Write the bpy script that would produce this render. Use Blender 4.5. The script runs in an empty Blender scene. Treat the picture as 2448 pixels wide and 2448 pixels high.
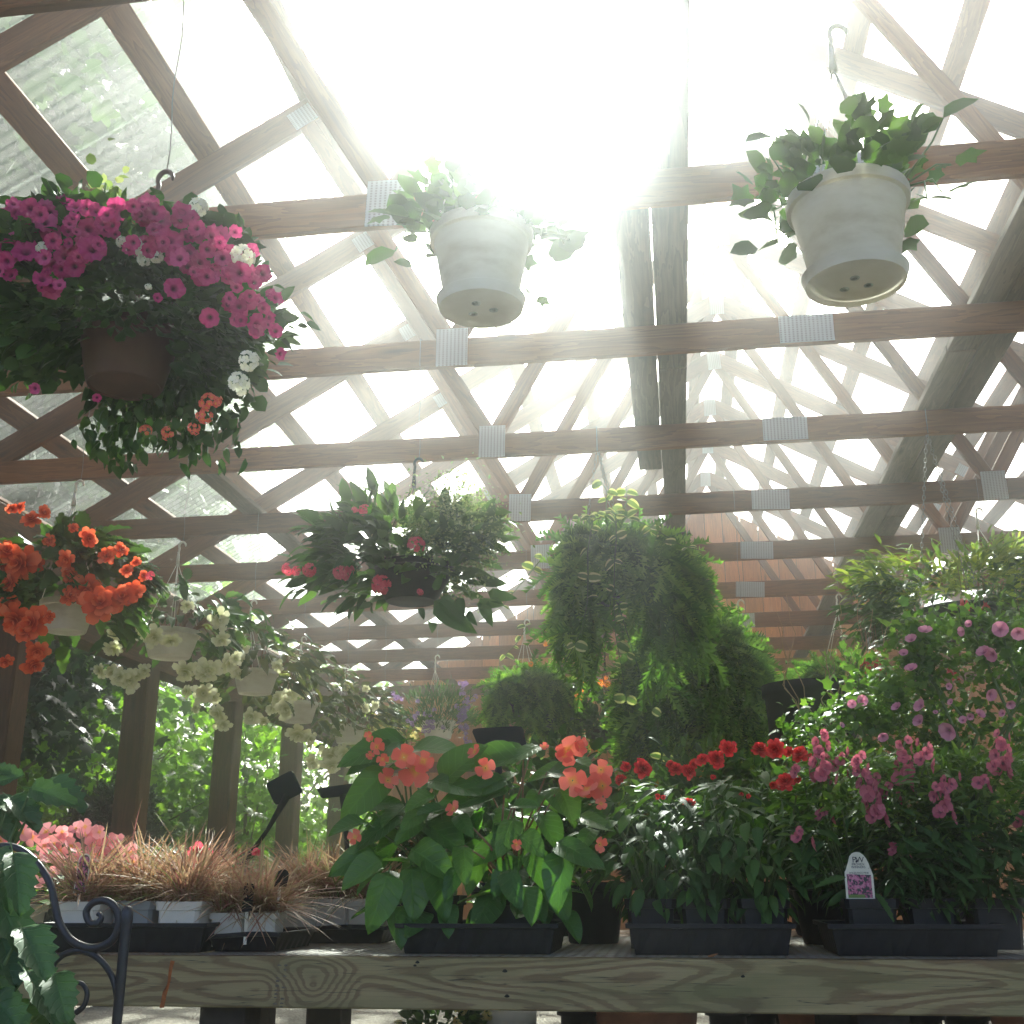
import bpy, math, random
import numpy as np
from mathutils import Vector, Matrix

random.seed(7)
RNG = np.random.default_rng(11)
SC = bpy.context.scene
COL = SC.collection
rad = math.radians

# ------------------------------------------------------------------ camera
CAM_H = 0.85
FPX = 2736.0                      # focal length in photo pixels (photo is 2448 square)
YAW, PITCH, ROLL = rad(8.0), rad(17.92), rad(-0.19)


def cam_axes():
    cy, sy, cp, sp = math.cos(YAW), math.sin(YAW), math.cos(PITCH), math.sin(PITCH)
    fw = np.array([-sy * cp, cy * cp, sp])
    r = np.array([cy, sy, 0.0])
    u = np.cross(r, fw)
    cr, sr = math.cos(ROLL), math.sin(ROLL)
    return cr * r + sr * u, -sr * r + cr * u, fw


AX_R, AX_U, AX_F = cam_axes()
CAMP = np.array([0.0, 0.0, CAM_H])
cam_data = bpy.data.cameras.new("camera")
cam_data.sensor_width = 36.0
cam_data.sensor_fit = 'HORIZONTAL'
cam_data.lens = FPX / 2448.0 * 36.0
cam_data.clip_start = 0.05
cam_data.clip_end = 400.0
cam = bpy.data.objects.new("camera", cam_data)
COL.objects.link(cam)
cam.matrix_world = Matrix(((AX_R[0], AX_U[0], -AX_F[0], 0), (AX_R[1], AX_U[1], -AX_F[1], 0),
                           (AX_R[2], AX_U[2], -AX_F[2], CAM_H), (0, 0, 0, 1)))
SC.camera = cam

# ------------------------------------------------------------------ light
SUN_EL, SUN_AZ = rad(39.5), rad(-4.5)      # azimuth from +Y towards +X
SKY_STRENGTH, SUN_STRENGTH, SUN_ANGLE = 0.15, 5.0, rad(1.5)
EXPOSURE = 2.1
GLARE_DENSITY, GLARE_G = 0.022, 0.967  # scatter of the air box added to imitate lens glare
world = bpy.data.worlds.new("World")
SC.world = world
world.use_nodes = True
wn = world.node_tree.nodes
wn.clear()
sky = wn.new('ShaderNodeTexSky')
sky.sky_type = 'NISHITA'
sky.sun_disc = False
sky.sun_elevation = SUN_EL
sky.sun_rotation = SUN_AZ
sky.air_density, sky.dust_density, sky.ozone_density = 0.4, 4.0, 0.0
bg = wn.new('ShaderNodeBackground')
bg.inputs['Strength'].default_value = SKY_STRENGTH
wo = wn.new('ShaderNodeOutputWorld')
world.node_tree.links.new(sky.outputs[0], bg.inputs['Color'])
world.node_tree.links.new(bg.outputs[0], wo.inputs['Surface'])
sun_data = bpy.data.lights.new("sun", 'SUN')
sun_data.energy = SUN_STRENGTH
sun_data.angle = SUN_ANGLE
sun_data.color = (1.0, 0.975, 0.94)
sun = bpy.data.objects.new("sun", sun_data)
COL.objects.link(sun)
_sd = Vector((math.sin(SUN_AZ) * math.cos(SUN_EL), math.cos(SUN_AZ) * math.cos(SUN_EL), math.sin(SUN_EL)))
sun.rotation_euler = _sd.to_track_quat('Z', 'Y').to_euler()
sun.location = (0, 0, 30)
SC.view_settings.view_transform = 'Standard'
SC.view_settings.look = 'None'
SC.view_settings.exposure = EXPOSURE
SC.view_settings.gamma = 1.0
SC.view_settings.use_curve_mapping = False
SC.render.engine = 'CYCLES'
cy = SC.cycles
cy.max_bounces, cy.diffuse_bounces, cy.glossy_bounces = 7, 4, 3
cy.transmission_bounces, cy.transparent_max_bounces, cy.volume_bounces = 5, 10, 2
cy.use_denoising = True
cy.sample_clamp_indirect = 6.0
cy.caustics_reflective = False
cy.caustics_refractive = False

# ------------------------------------------------------------------ pixel helpers (photo pixels -> rays)


def ray(x, y):
    return AX_R * (x - 1224) / FPX + AX_U * (1224 - y) / FPX + AX_F


def P(x, y, Y):
    d = ray(x, y)
    return CAMP + d * (Y / d[1])


def kpx(p):
    """metres per photo pixel at a world point"""
    return float((np.asarray(p) - CAMP) @ AX_F) / FPX


# ------------------------------------------------------------------ materials
MATS = {}


def new_mat(name):
    m = bpy.data.materials.new(name)
    m.use_nodes = True
    nt = m.node_tree
    nt.nodes.clear()
    out = nt.nodes.new('ShaderNodeOutputMaterial')
    MATS[name] = m
    return m, nt, out


class N:
    """small node helper"""
    def __init__(s, nt):
        s.nt = nt

    def n(s, typ, **kw):
        nd = s.nt.nodes.new(typ)
        for k, v in kw.items():
            if hasattr(nd, k):
                setattr(nd, k, v)
        return nd

    def l(s, a, b):
        s.nt.links.new(a, b)

    def val(s, sock, v):
        if isinstance(v, bpy.types.NodeSocket):
            s.l(v, sock)
        else:
            sock.default_value = v

    def math(s, op, a, b=0.0, c=0.0):
        nd = s.n('ShaderNodeMath', operation=op)
        s.val(nd.inputs[0], a); s.val(nd.inputs[1], b); s.val(nd.inputs[2], c)
        return nd.outputs[0]

    def ramp(s, fac, stops, interp='LINEAR'):
        nd = s.n('ShaderNodeValToRGB')
        cr = nd.color_ramp
        cr.interpolation = interp
        while len(cr.elements) > 1:
            cr.elements.remove(cr.elements[-1])
        cr.elements[0].position = stops[0][0]
        cr.elements[0].color = (*stops[0][1], 1)
        for p, c in stops[1:]:
            e = cr.elements.new(p)
            e.color = (*c, 1)
        s.l(fac, nd.inputs[0])
        return nd.outputs[0]

    def mix(s, fac, a, b, blend='MIX'):
        nd = s.n('ShaderNodeMix', data_type='RGBA', blend_type=blend)
        s.val(nd.inputs[0], fac)
        for i, v in ((6, a), (7, b)):
            if isinstance(v, bpy.types.NodeSocket):
                s.l(v, nd.inputs[i])
            else:
                nd.inputs[i].default_value = (*v, 1)
        return nd.outputs[2]

    def noise(s, vec, scale, detail=3.0, rough=0.55, dist=0.0):
        nd = s.n('ShaderNodeTexNoise')
        s.l(vec, nd.inputs['Vector'])
        nd.inputs['Scale'].default_value = scale
        nd.inputs['Detail'].default_value = detail
        nd.inputs['Roughness'].default_value = rough
        nd.inputs['Distortion'].default_value = dist
        return nd.outputs[0]

    def mapping(s, vec, scale=(1, 1, 1), loc=(0, 0, 0)):
        nd = s.n('ShaderNodeMapping')
        s.l(vec, nd.inputs[0])
        nd.inputs['Scale'].default_value = scale
        if isinstance(loc, bpy.types.NodeSocket):
            s.l(loc, nd.inputs['Location'])
        else:
            nd.inputs['Location'].default_value = loc
        return nd.outputs[0]

    def bump(s, h, strength=0.3, dist=0.01):
        nd = s.n('ShaderNodeBump')
        nd.inputs['Strength'].default_value = strength
        nd.inputs['Distance'].default_value = dist
        s.l(h, nd.inputs['Height'])
        return nd.outputs[0]

    def principled(s, col, rough=0.6, spec=0.3, metal=0.0, normal=None):
        nd = s.n('ShaderNodeBsdfPrincipled')
        if isinstance(col, bpy.types.NodeSocket):
            s.l(col, nd.inputs['Base Color'])
        else:
            nd.inputs['Base Color'].default_value = (*col, 1)
        s.val(nd.inputs['Roughness'], rough)
        nd.inputs['Specular IOR Level'].default_value = spec
        nd.inputs['Metallic'].default_value = metal
        if normal is not None:
            s.l(normal, nd.inputs['Normal'])
        return nd.outputs[0]


def simple_mat(name, col, rough=0.5, spec=0.4, metal=0.0, var=0.12, scale=20, bump=0.0):
    m, nt, out = new_mat(name)
    g = N(nt)
    tc = g.n('ShaderNodeTexCoord').outputs['Object']
    nz = g.noise(tc, scale, 4)
    c = g.ramp(nz, [(0.3, tuple(v * (1 - var) for v in col)), (0.7, tuple(min(1, v * (1 + var)) for v in col))])
    nrm = g.bump(nz, bump, 0.004) if bump else None
    g.l(g.principled(c, rough, spec, metal, nrm), out.inputs[0])
    return m


def wood_mat(name, light, dark, grain=1.0, rough=0.75, hvar=0.35):
    """grain runs along the local X of the object; every board gets its own offset and tone"""
    m, nt, out = new_mat(name)
    g = N(nt)
    tc = g.n('ShaderNodeTexCoord').outputs['Object']
    oi = g.n('ShaderNodeObjectInfo')
    off = g.n('ShaderNodeCombineXYZ')
    for i in range(3):
        g.l(g.math('MULTIPLY', oi.outputs['Random'], 37.0 + 11 * i), off.inputs[i])
    v = g.mapping(tc, (0.9, 9, 9), off.outputs[0])
    n1 = g.noise(v, 1.3 * grain, 4, 0.55, 0.4)
    bands = g.math('FRACT', g.math('MULTIPLY', n1, 8.0))
    v2 = g.mapping(tc, (3, 160, 160), off.outputs[0])
    n2 = g.noise(v2, 1.0, 3)
    f = g.math('ADD', g.math('MULTIPLY', bands, 0.45), g.math('MULTIPLY', n2, 0.6))
    c = g.ramp(f, [(0.15, light), (0.85, dark)])
    n3 = g.noise(g.mapping(tc, (1.2, 3, 3), off.outputs[0]), 1.4, 3)
    tone = g.math('ADD', g.math('MULTIPLY', g.math('SUBTRACT', oi.outputs['Random'], 0.5), hvar),
                  g.math('ADD', 0.62, g.math('MULTIPLY', n3, 0.75)))
    vo = g.n('ShaderNodeTexVoronoi')
    g.l(g.mapping(tc, (1.5, 7, 7), off.outputs[0]), vo.inputs['Vector'])
    vo.inputs['Scale'].default_value = 1.0
    knot = g.ramp(vo.outputs['Distance'], [(0.05, (1, 1, 1)), (0.16, (0, 0, 0))])
    c = g.mix(g.math('MULTIPLY', knot, 0.75), c, tuple(v * 0.35 for v in dark))
    cc = g.n('ShaderNodeMix', data_type='RGBA', blend_type='MULTIPLY')
    cc.inputs[0].default_value = 1.0
    g.l(c, cc.inputs[6])
    cb = g.n('ShaderNodeCombineColor')
    for i in range(3):
        g.l(tone, cb.inputs[i])
    g.l(cb.outputs[0], cc.inputs[7])
    g.l(g.principled(cc.outputs[2], rough, 0.2, 0, g.bump(f, 0.25, 0.003)), out.inputs[0])
    return m


def plant_mat(name, stops, transl=0.35, tcol=None, rough=0.45, spec=0.35, veins=0.0, edge=None, center=None):
    """leaf / petal: colour by leaf (random per island), midrib and margin from the leaf's own coordinates"""
    m, nt, out = new_mat(name)
    g = N(nt)
    geo = g.n('ShaderNodeNewGeometry')
    oi = g.n('ShaderNodeObjectInfo')
    r = g.math('FRACT', g.math('ADD', geo.outputs['Random Per Island'], oi.outputs['Random']))
    c = g.ramp(r, stops)
    at = g.n('ShaderNodeAttribute', attribute_name='lc')
    sx = g.n('ShaderNodeSeparateXYZ')
    g.l(at.outputs['Vector'], sx.inputs[0])
    ax = g.math('ABSOLUTE', sx.outputs[0])
    if edge is not None:          # margin colour (variegated leaves, picotee petals)
        f = g.ramp(ax, [(edge[1], (0, 0, 0)), (min(0.99, edge[1] + 0.12), (1, 1, 1))])
        c = g.mix(f, c, edge[0])
    if center is not None:        # throat / midrib colour, and darkened petal bases that set double layers apart
        f = g.ramp(ax, [(0.0, (1, 1, 1)), (center[1], (0, 0, 0))])
        c = g.mix(f, c, center[0])
    nrm = None
    if veins > 0:
        ph = g.math('FRACT', g.math('MULTIPLY', g.math('SUBTRACT', sx.outputs[1], g.math('MULTIPLY', ax, 0.22)), 7.0))
        vv = g.math('ABSOLUTE', g.math('SUBTRACT', ph, 0.5))
        vein = g.ramp(vv, [(0.0, (1, 1, 1)), (0.10, (0, 0, 0))])
        mid = g.ramp(ax, [(0.0, (1, 1, 1)), (0.09, (0, 0, 0))])
        both = g.math('MAXIMUM', vein, mid)
        lighter = g.mix(1.0, c, (1.5, 1.5, 1.3), 'MULTIPLY')
        c = g.mix(g.math('MULTIPLY', both, 0.5 * veins), c, lighter)
        nrm = g.bump(g.math('SUBTRACT', 1.0, both), 0.5 * veins, 0.004)
    p = g.principled(c, rough, spec, 0, nrm)
    tr = g.n('ShaderNodeBsdfTranslucent')
    if tcol is None:
        tcol = (1.25, 1.3, 0.6)
    g.l(g.mix(1.0, c, tcol, 'MULTIPLY'), tr.inputs[0])
    mx = g.n('ShaderNodeMixShader')
    mx.inputs[0].default_value = transl
    g.l(p, mx.inputs[1])
    g.l(tr.outputs[0], mx.inputs[2])
    g.l(mx.outputs[0], out.inputs[0])
    return m


# timber
wood_mat('truss_wood', (0.28, 0.112, 0.034), (0.14, 0.049, 0.015), hvar=0.6)
wood_mat('brace_wood', (0.21, 0.145, 0.095), (0.11, 0.075, 0.05))
wood_mat('post_wood', (0.15, 0.08, 0.036), (0.07, 0.036, 0.018))
wood_mat('gable_wood', (0.70, 0.33, 0.10), (0.48, 0.185, 0.048), hvar=0.5)
wood_mat('slat_wood', (0.30, 0.19, 0.11), (0.17, 0.10, 0.06))
simple_mat('galvanised', (0.55, 0.56, 0.55), 0.45, 0.5, 0.7, 0.15, 60)
simple_mat('mesh_steel', (0.36, 0.35, 0.31), 0.55, 0.4, 0.3, 0.2, 30)
simple_mat('black_plastic', (0.007, 0.0075, 0.009), 0.45, 0.35, 0, 0.3, 25)
simple_mat('matte_black', (0.007, 0.007, 0.009), 0.6, 0.25, 0, 0.2, 25)
simple_mat('white_plastic', (0.74, 0.70, 0.60), 0.4, 0.4, 0, 0.06, 12)
def thin_plastic():
    m, nt, out = new_mat('pot_plastic')
    g = N(nt)
    tc = g.n('ShaderNodeTexCoord').outputs['Object']
    nz = g.noise(g.mapping(tc, (6, 6, 14)), 1.0, 5, 0.6)
    c = g.ramp(nz, [(0.30, (0.46, 0.41, 0.32)), (0.48, (0.68, 0.65, 0.57)), (0.62, (0.76, 0.74, 0.68)), (0.8, (0.66, 0.62, 0.52))])
    tr = g.n('ShaderNodeBsdfTranslucent')
    tr.inputs[0].default_value = (0.85, 0.80, 0.68, 1)
    mx = g.n('ShaderNodeMixShader')
    mx.inputs[0].default_value = 0.35
    g.l(g.principled(c, 0.4, 0.4), mx.inputs[1])
    g.l(tr.outputs[0], mx.inputs[2])
    g.l(mx.outputs[0], out.inputs[0])


thin_plastic()
simple_mat('grey_plastic', (0.40, 0.42, 0.40), 0.45, 0.4, 0, 0.1, 12)
simple_mat('dead_leaf', (0.30, 0.13, 0.05), 0.8, 0.2, 0, 0.3, 40)
simple_mat('brown_plastic', (0.10, 0.048, 0.034), 0.5, 0.4, 0, 0.15, 12)
simple_mat('terracotta', (0.45, 0.20, 0.11), 0.8, 0.2, 0, 0.22, 9, 0.1)
simple_mat('iron', (0.022, 0.024, 0.028), 0.42, 0.5, 0.0, 0.35, 40, 0.15)
simple_mat('soil', (0.035, 0.025, 0.018), 0.95, 0.1, 0, 0.4, 60, 0.6)
simple_mat('wire_metal', (0.22, 0.21, 0.19), 0.4, 0.5, 0.8, 0.2, 30)
simple_mat('bark', (0.10, 0.075, 0.055), 0.9, 0.1, 0, 0.4, 14, 0.5)
simple_mat('twig', (0.36, 0.24, 0.14), 0.7, 0.2, 0, 0.3, 14)
simple_mat('stem_green', (0.10, 0.16, 0.05), 0.5, 0.3, 0, 0.25, 14)
simple_mat('stem_red', (0.22, 0.11, 0.06), 0.5, 0.3, 0, 0.25, 14)
simple_mat('crayon', (0.33, 0.10, 0.03), 0.9, 0.1, 0, 0.3, 80)
simple_mat('stamp_ink', (0.15, 0.13, 0.10), 0.9, 0.1, 0, 0.4, 120)
simple_mat('ink', (0.03, 0.028, 0.025), 0.9, 0.1, 0, 0.4, 120)
simple_mat('tag_white', (0.80, 0.77, 0.62), 0.5, 0.3, 0, 0.03, 12)
simple_mat('tag_green', (0.16, 0.26, 0.05), 0.5, 0.3, 0, 0.2, 60)
simple_mat('dark_timber', (0.045, 0.038, 0.03), 0.9, 0.1, 0, 0.3, 14, 0.2)
simple_mat('yellow_core', (0.75, 0.48, 0.03), 0.7, 0.2, 0, 0.2, 60)

# foliage
G = plant_mat
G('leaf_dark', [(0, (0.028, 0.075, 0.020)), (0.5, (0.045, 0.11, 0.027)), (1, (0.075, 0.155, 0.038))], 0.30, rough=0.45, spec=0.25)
G('leaf_begonia', [(0, (0.040, 0.115, 0.026)), (0.5, (0.062, 0.155, 0.034)), (1, (0.10, 0.21, 0.042))], 0.40, tcol=(1.7, 1.8, 0.6), rough=0.32, spec=0.38, veins=0.8)
G('leaf_impatiens', [(0, (0.030, 0.080, 0.020)), (0.5, (0.048, 0.115, 0.027)), (1, (0.085, 0.17, 0.040))], 0.35, tcol=(1.6, 1.7, 0.6), rough=0.5, spec=0.22, veins=0.5)
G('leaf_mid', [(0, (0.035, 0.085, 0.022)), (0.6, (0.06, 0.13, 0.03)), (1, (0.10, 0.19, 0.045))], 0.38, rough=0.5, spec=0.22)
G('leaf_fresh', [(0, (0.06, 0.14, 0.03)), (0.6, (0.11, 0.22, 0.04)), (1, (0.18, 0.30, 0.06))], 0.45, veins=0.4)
G('leaf_serrate', [(0, (0.045, 0.105, 0.040)), (1, (0.07, 0.14, 0.05))], 0.15, rough=0.5, spec=0.4, veins=1.0)
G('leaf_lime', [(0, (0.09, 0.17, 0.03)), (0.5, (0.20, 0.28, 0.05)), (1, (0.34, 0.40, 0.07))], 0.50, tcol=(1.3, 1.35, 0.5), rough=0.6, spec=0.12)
G('leaf_fern', [(0, (0.060, 0.150, 0.028)), (0.4, (0.115, 0.245, 0.045)), (0.75, (0.18, 0.33, 0.07)), (1, (0.30, 0.46, 0.12))], 0.48, tcol=(1.4, 1.5, 0.6), rough=0.6, spec=0.12)
G('leaf_variegated', [(0, (0.10, 0.19, 0.05)), (1, (0.17, 0.26, 0.07))], 0.35, edge=((0.62, 0.62, 0.30), 0.5))
G('leaf_olive', [(0, (0.05, 0.09, 0.025)), (0.5, (0.09, 0.12, 0.035)), (1, (0.16, 0.17, 0.05))], 0.32)
G('leaf_maple', [(0, (0.06, 0.14, 0.018)), (0.5, (0.11, 0.23, 0.025)), (1, (0.17, 0.31, 0.04))], 0.55, tcol=(1.5, 1.6, 0.5))
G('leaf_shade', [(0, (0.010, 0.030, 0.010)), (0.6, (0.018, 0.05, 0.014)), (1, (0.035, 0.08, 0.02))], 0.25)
G('needle_blue', [(0, (0.07, 0.15, 0.12)), (0.5, (0.11, 0.21, 0.16)), (1, (0.20, 0.31, 0.24))], 0.2)
G('needle_dark', [(0, (0.012, 0.035, 0.018)), (0.6, (0.022, 0.055, 0.026)), (1, (0.04, 0.09, 0.035))], 0.2)
G('grass_purple', [(0, (0.30, 0.16, 0.11)), (0.25, (0.50, 0.38, 0.23)), (0.5, (0.52, 0.31, 0.24)), (0.70, (0.46, 0.42, 0.22)), (0.85, (0.44, 0.17, 0.16)), (1, (0.22, 0.31, 0.09))], 0.30, tcol=(1.1, 1.0, 0.9), rough=0.55, spec=0.12)
G('leaf_pale', [(0, (0.15, 0.23, 0.09)), (0.6, (0.24, 0.32, 0.14)), (1, (0.42, 0.45, 0.28))], 0.4, rough=0.6, spec=0.12)
# petals
PT = (1.15, 0.95, 0.95)
G('petal_magenta', [(0, (0.42, 0.035, 0.16)), (0.5, (0.52, 0.055, 0.20)), (1, (0.60, 0.10, 0.26))], 0.40, tcol=PT, rough=0.6, spec=0.2, center=((0.10, 0.01, 0.05), 0.45))
G('petal_cream', [(0, (0.74, 0.72, 0.46)), (1, (0.86, 0.85, 0.66))], 0.35, tcol=(1, 1, 0.9), rough=0.6, spec=0.2, center=((0.46, 0.48, 0.16), 0.7))
G('petal_white', [(0, (0.78, 0.78, 0.60)), (1, (0.86, 0.86, 0.76))], 0.40, tcol=(1, 1, 0.95), rough=0.6, spec=0.2)
G('petal_orange', [(0, (0.74, 0.10, 0.03)), (0.5, (0.82, 0.15, 0.05)), (1, (0.86, 0.24, 0.11))], 0.35, tcol=PT, rough=0.6, spec=0.2, center=((0.42, 0.03, 0.012), 0.75))
G('petal_coral', [(0, (0.80, 0.15, 0.10)), (1, (0.86, 0.24, 0.17))], 0.40, tcol=PT, rough=0.55, spec=0.25, center=((0.80, 0.46, 0.08), 0.30))
G('petal_red', [(0, (0.70, 0.035, 0.04)), (1, (0.84, 0.08, 0.07))], 0.35, tcol=PT, rough=0.6, spec=0.2, center=((0.30, 0.008, 0.012), 0.8))
G('petal_pink', [(0, (0.80, 0.33, 0.34)), (1, (0.88, 0.46, 0.45))], 0.40, tcol=PT, rough=0.6, spec=0.2, center=((0.82, 0.52, 0.06), 0.24))
G('petal_mallow', [(0, (0.66, 0.27, 0.40)), (1, (0.76, 0.37, 0.50))], 0.42, tcol=PT, rough=0.6, spec=0.2, center=((0.30, 0.06, 0.14), 0.35))
G('petal_angelonia', [(0, (0.44, 0.10, 0.15)), (1, (0.60, 0.19, 0.24))], 0.35, tcol=PT, rough=0.6, spec=0.2, center=((0.12, 0.02, 0.06), 0.30))
G('petal_cerise', [(0, (0.70, 0.07, 0.14)), (1, (0.80, 0.16, 0.22))], 0.40, tcol=PT, rough=0.6, spec=0.2)
G('petal_purple', [(0, (0.30, 0.20, 0.46)), (1, (0.46, 0.34, 0.60))], 0.40, tcol=PT, rough=0.6, spec=0.2)
G('petal_lantana', [(0, (0.80, 0.36, 0.03)), (1, (0.80, 0.24, 0.04))], 0.40, tcol=PT, rough=0.6, spec=0.2)
G('petal_fuchsia', [(0, (0.55, 0.05, 0.07)), (1, (0.66, 0.10, 0.11))], 0.40, tcol=PT, rough=0.5, spec=0.3)
G('petal_yellow', [(0, (0.75, 0.62, 0.20)), (1, (0.82, 0.74, 0.40))], 0.40, tcol=(1, 1, 0.8), rough=0.6, spec=0.2)


def bench_wood():
    m, nt, out = new_mat('bench_wood')
    g = N(nt)
    tc = g.n('ShaderNodeTexCoord').outputs['Object']
    # flat-sawn pine: contour bands of a long drawn-out noise field, plus knots
    sep = g.n('ShaderNodeSeparateXYZ')
    g.l(tc, sep.inputs[0])
    field = g.noise(g.mapping(tc, (1.15, 0.3, 7.0), (3.3, 0, 1.7)), 1.0, 1.2, 0.4, 0.25)
    # one knot: distance field added to the grain
    kx = g.math('MULTIPLY', g.math('SUBTRACT', sep.outputs[0], KNOT[0]), 0.62)
    kz = g.math('SUBTRACT', sep.outputs[2], KNOT[1])
    kd = g.math('SQRT', g.math('ADD', g.math('MULTIPLY', kx, kx), g.math('MULTIPLY', kz, kz)))
    kf = g.math('SUBTRACT', 1.0, g.math('SMOOTH_MIN', g.math('MULTIPLY', kd, 11.0), 1.0, 0.25))
    field = g.math('ADD', field, g.math('MULTIPLY', kf, 0.42))
    wob = g.noise(g.mapping(tc, (9, 3, 60)), 1.0, 4, 0.6)
    ph = g.math('FRACT', g.math('ADD', g.math('MULTIPLY', field, 15.0), g.math('MULTIPLY', wob, 0.8)))
    band = g.ramp(ph, [(0.0, (0, 0, 0)), (0.45, (0.12, 0.12, 0.12)), (0.62, (1, 1, 1)), (0.93, (0.85, 0.85, 0.85)), (1.0, (0, 0, 0))])
    fine = g.noise(g.mapping(tc, (5, 60, 260)), 1.0, 5, 0.65)
    base = g.mix(band, (0.41, 0.335, 0.165), (0.20, 0.125, 0.062))
    base = g.mix(g.math('MULTIPLY', fine, 0.75), base, (0.20, 0.16, 0.085))
    moss = g.noise(g.mapping(tc, (1.6, 2, 9), (1.1, 0, 0.4)), 1.0, 4)
    base = g.mix(g.ramp(moss, [(0.45, (0, 0, 0)), (0.72, (0.75, 0.75, 0.75))]), base, (0.145, 0.15, 0.062))
    stain = g.noise(g.mapping(tc, (3.5, 2, 6), (7, 0, 2)), 1.0, 4)
    base = g.mix(g.ramp(stain, [(0.6, (0, 0, 0)), (0.8, (0.5, 0.5, 0.5))]), base, (0.06, 0.05, 0.035))
    crack = g.noise(g.mapping(tc, (0.9, 2, 55), (4, 0, 1)), 1.0, 2, 0.5)
    cm_ = g.ramp(g.math('ABSOLUTE', g.math('SUBTRACT', crack, 0.52)), [(0.0, (0.9, 0.9, 0.9)), (0.006, (0, 0, 0))])
    base = g.mix(cm_, base, (0.05, 0.045, 0.035))
    nrm = g.bump(g.math('SUBTRACT', g.math('ADD', g.math('MULTIPLY', ph, 0.3), fine), cm_), 0.4, 0.003)
    g.l(g.principled(base, 0.8, 0.2, 0, nrm), out.inputs[0])


KNOT = (0.0, 0.0)   # set below from the photograph before the material is made


def panel_mat():
    m, nt, out = new_mat('roof_sheet')
    g = N(nt)
    tc = g.n('ShaderNodeTexCoord').outputs['Object']
    nz = g.noise(g.mapping(tc, (0.6, 1.4, 1)), 1.6, 5, 0.6)
    dirt = g.noise(tc, 26, 5, 0.65)
    fac = g.ramp(g.math('ADD', g.math('MULTIPLY', nz, 0.7), g.math('MULTIPLY', dirt, 0.35)),
                 [(0.40, (0.03, 0.03, 0.03)), (0.8, (0.11, 0.11, 0.11))])
    tr = g.n('ShaderNodeBsdfTransparent')
    tr.inputs[0].default_value = (0.78, 0.85, 0.80, 1)
    tl = g.n('ShaderNodeBsdfTranslucent')
    tl.inputs[0].default_value = (0.80, 0.86, 0.80, 1)
    m1 = g.n('ShaderNodeMixShader')
    g.l(fac, m1.inputs[0])
    g.l(tr.outputs[0], m1.inputs[1])
    g.l(tl.outputs[0], m1.inputs[2])
    gl = g.n('ShaderNodeBsdfGlossy')
    gl.inputs['Roughness'].default_value = 0.12
    gl.inputs['Color'].default_value = (0.9, 0.95, 0.92, 1)
    lw = g.n('ShaderNodeLayerWeight')
    lw.inputs[0].default_value = 0.35
    m2 = g.n('ShaderNodeMixShader')
    g.l(g.math('MULTIPLY', lw.outputs['Fresnel'], 0.4), m2.inputs[0])
    g.l(m1.outputs[0], m2.inputs[1])
    g.l(gl.outputs[0], m2.inputs[2])
    g.l(m2.outputs[0], out.inputs[0])


panel_mat()


def gusset_mat():
    m, nt, out = new_mat('gusset_steel')
    g = N(nt)
    tc = g.n('ShaderNodeTexCoord').outputs['Object']
    sp = g.n('ShaderNodeSeparateXYZ')
    g.l(tc, sp.inputs[0])
    w = g.math('FRACT', g.math('MULTIPLY', sp.outputs[0], 55.0))
    w2 = g.math('FRACT', g.math('MULTIPLY', sp.outputs[2], 90.0))
    slot = g.math('MULTIPLY', g.math('GREATER_THAN', w, 0.55), g.math('GREATER_THAN', w2, 0.35))
    c = g.mix(slot, (0.42, 0.43, 0.42), (0.25, 0.235, 0.21))
    g.l(g.principled(c, 0.5, 0.5, 0.55, g.bump(g.math('SUBTRACT', 1, slot), 0.5, 0.003)), out.inputs[0])


gusset_mat()


def ground_mats():
    m, nt, out = new_mat('gravel')
    g = N(nt)
    tc = g.n('ShaderNodeTexCoord').outputs['Object']
    vo = g.n('ShaderNodeTexVoronoi')
    g.l(tc, vo.inputs['Vector'])
    vo.inputs['Scale'].default_value = 55
    rnd = g.n('ShaderNodeSeparateColor')
    g.l(vo.outputs['Color'], rnd.inputs[0])
    c = g.ramp(rnd.outputs[0], [(0, (0.16, 0.14, 0.11)), (0.5, (0.32, 0.30, 0.25)), (1, (0.52, 0.50, 0.44))])
    c2 = g.mix(g.noise(tc, 1.2, 4), c, (0.25, 0.22, 0.17))
    g.l(g.principled(c2, 0.9, 0.2, 0, g.bump(g.math('SUBTRACT', 1, vo.outputs['Distance']), 0.9, 0.02)), out.inputs[0])
    m, nt, out = new_mat('lawn')
    g = N(nt)
    tc = g.n('ShaderNodeTexCoord').outputs['Object']
    nz = g.noise(tc, 1.3, 6, 0.7)
    c = g.ramp(nz, [(0.3, (0.035, 0.07, 0.018)), (0.6, (0.07, 0.12, 0.028)), (0.8, (0.10, 0.11, 0.05))])
    g.l(g.principled(c, 0.9, 0.15, 0, g.bump(g.noise(tc, 60, 4), 0.8, 0.03)), out.inputs[0])
    m, nt, out = new_mat('tag_photo')
    g = N(nt)
    tc = g.n('ShaderNodeTexCoord').outputs['Object']
    vo = g.n('ShaderNodeTexVoronoi')
    g.l(g.mapping(tc, (1, 0.01, 1)), vo.inputs['Vector'])
    vo.inputs['Scale'].default_value = 190
    sp = g.n('ShaderNodeSeparateColor')
    g.l(vo.outputs['Color'], sp.inputs[0])
    big = g.noise(g.mapping(tc, (1, 0.01, 1)), 60, 2)
    f = g.math('ADD', g.math('MULTIPLY', sp.outputs[0], 0.5), g.math('MULTIPLY', big, 0.7))
    c = g.ramp(f, [(0.40, (0.02, 0.03, 0.02)), (0.52, (0.06, 0.03, 0.05)), (0.60, (0.42, 0.08, 0.18)), (0.80, (0.60, 0.22, 0.32))])
    g.l(g.principled(c, 0.4, 0.4), out.inputs[0])


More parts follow.
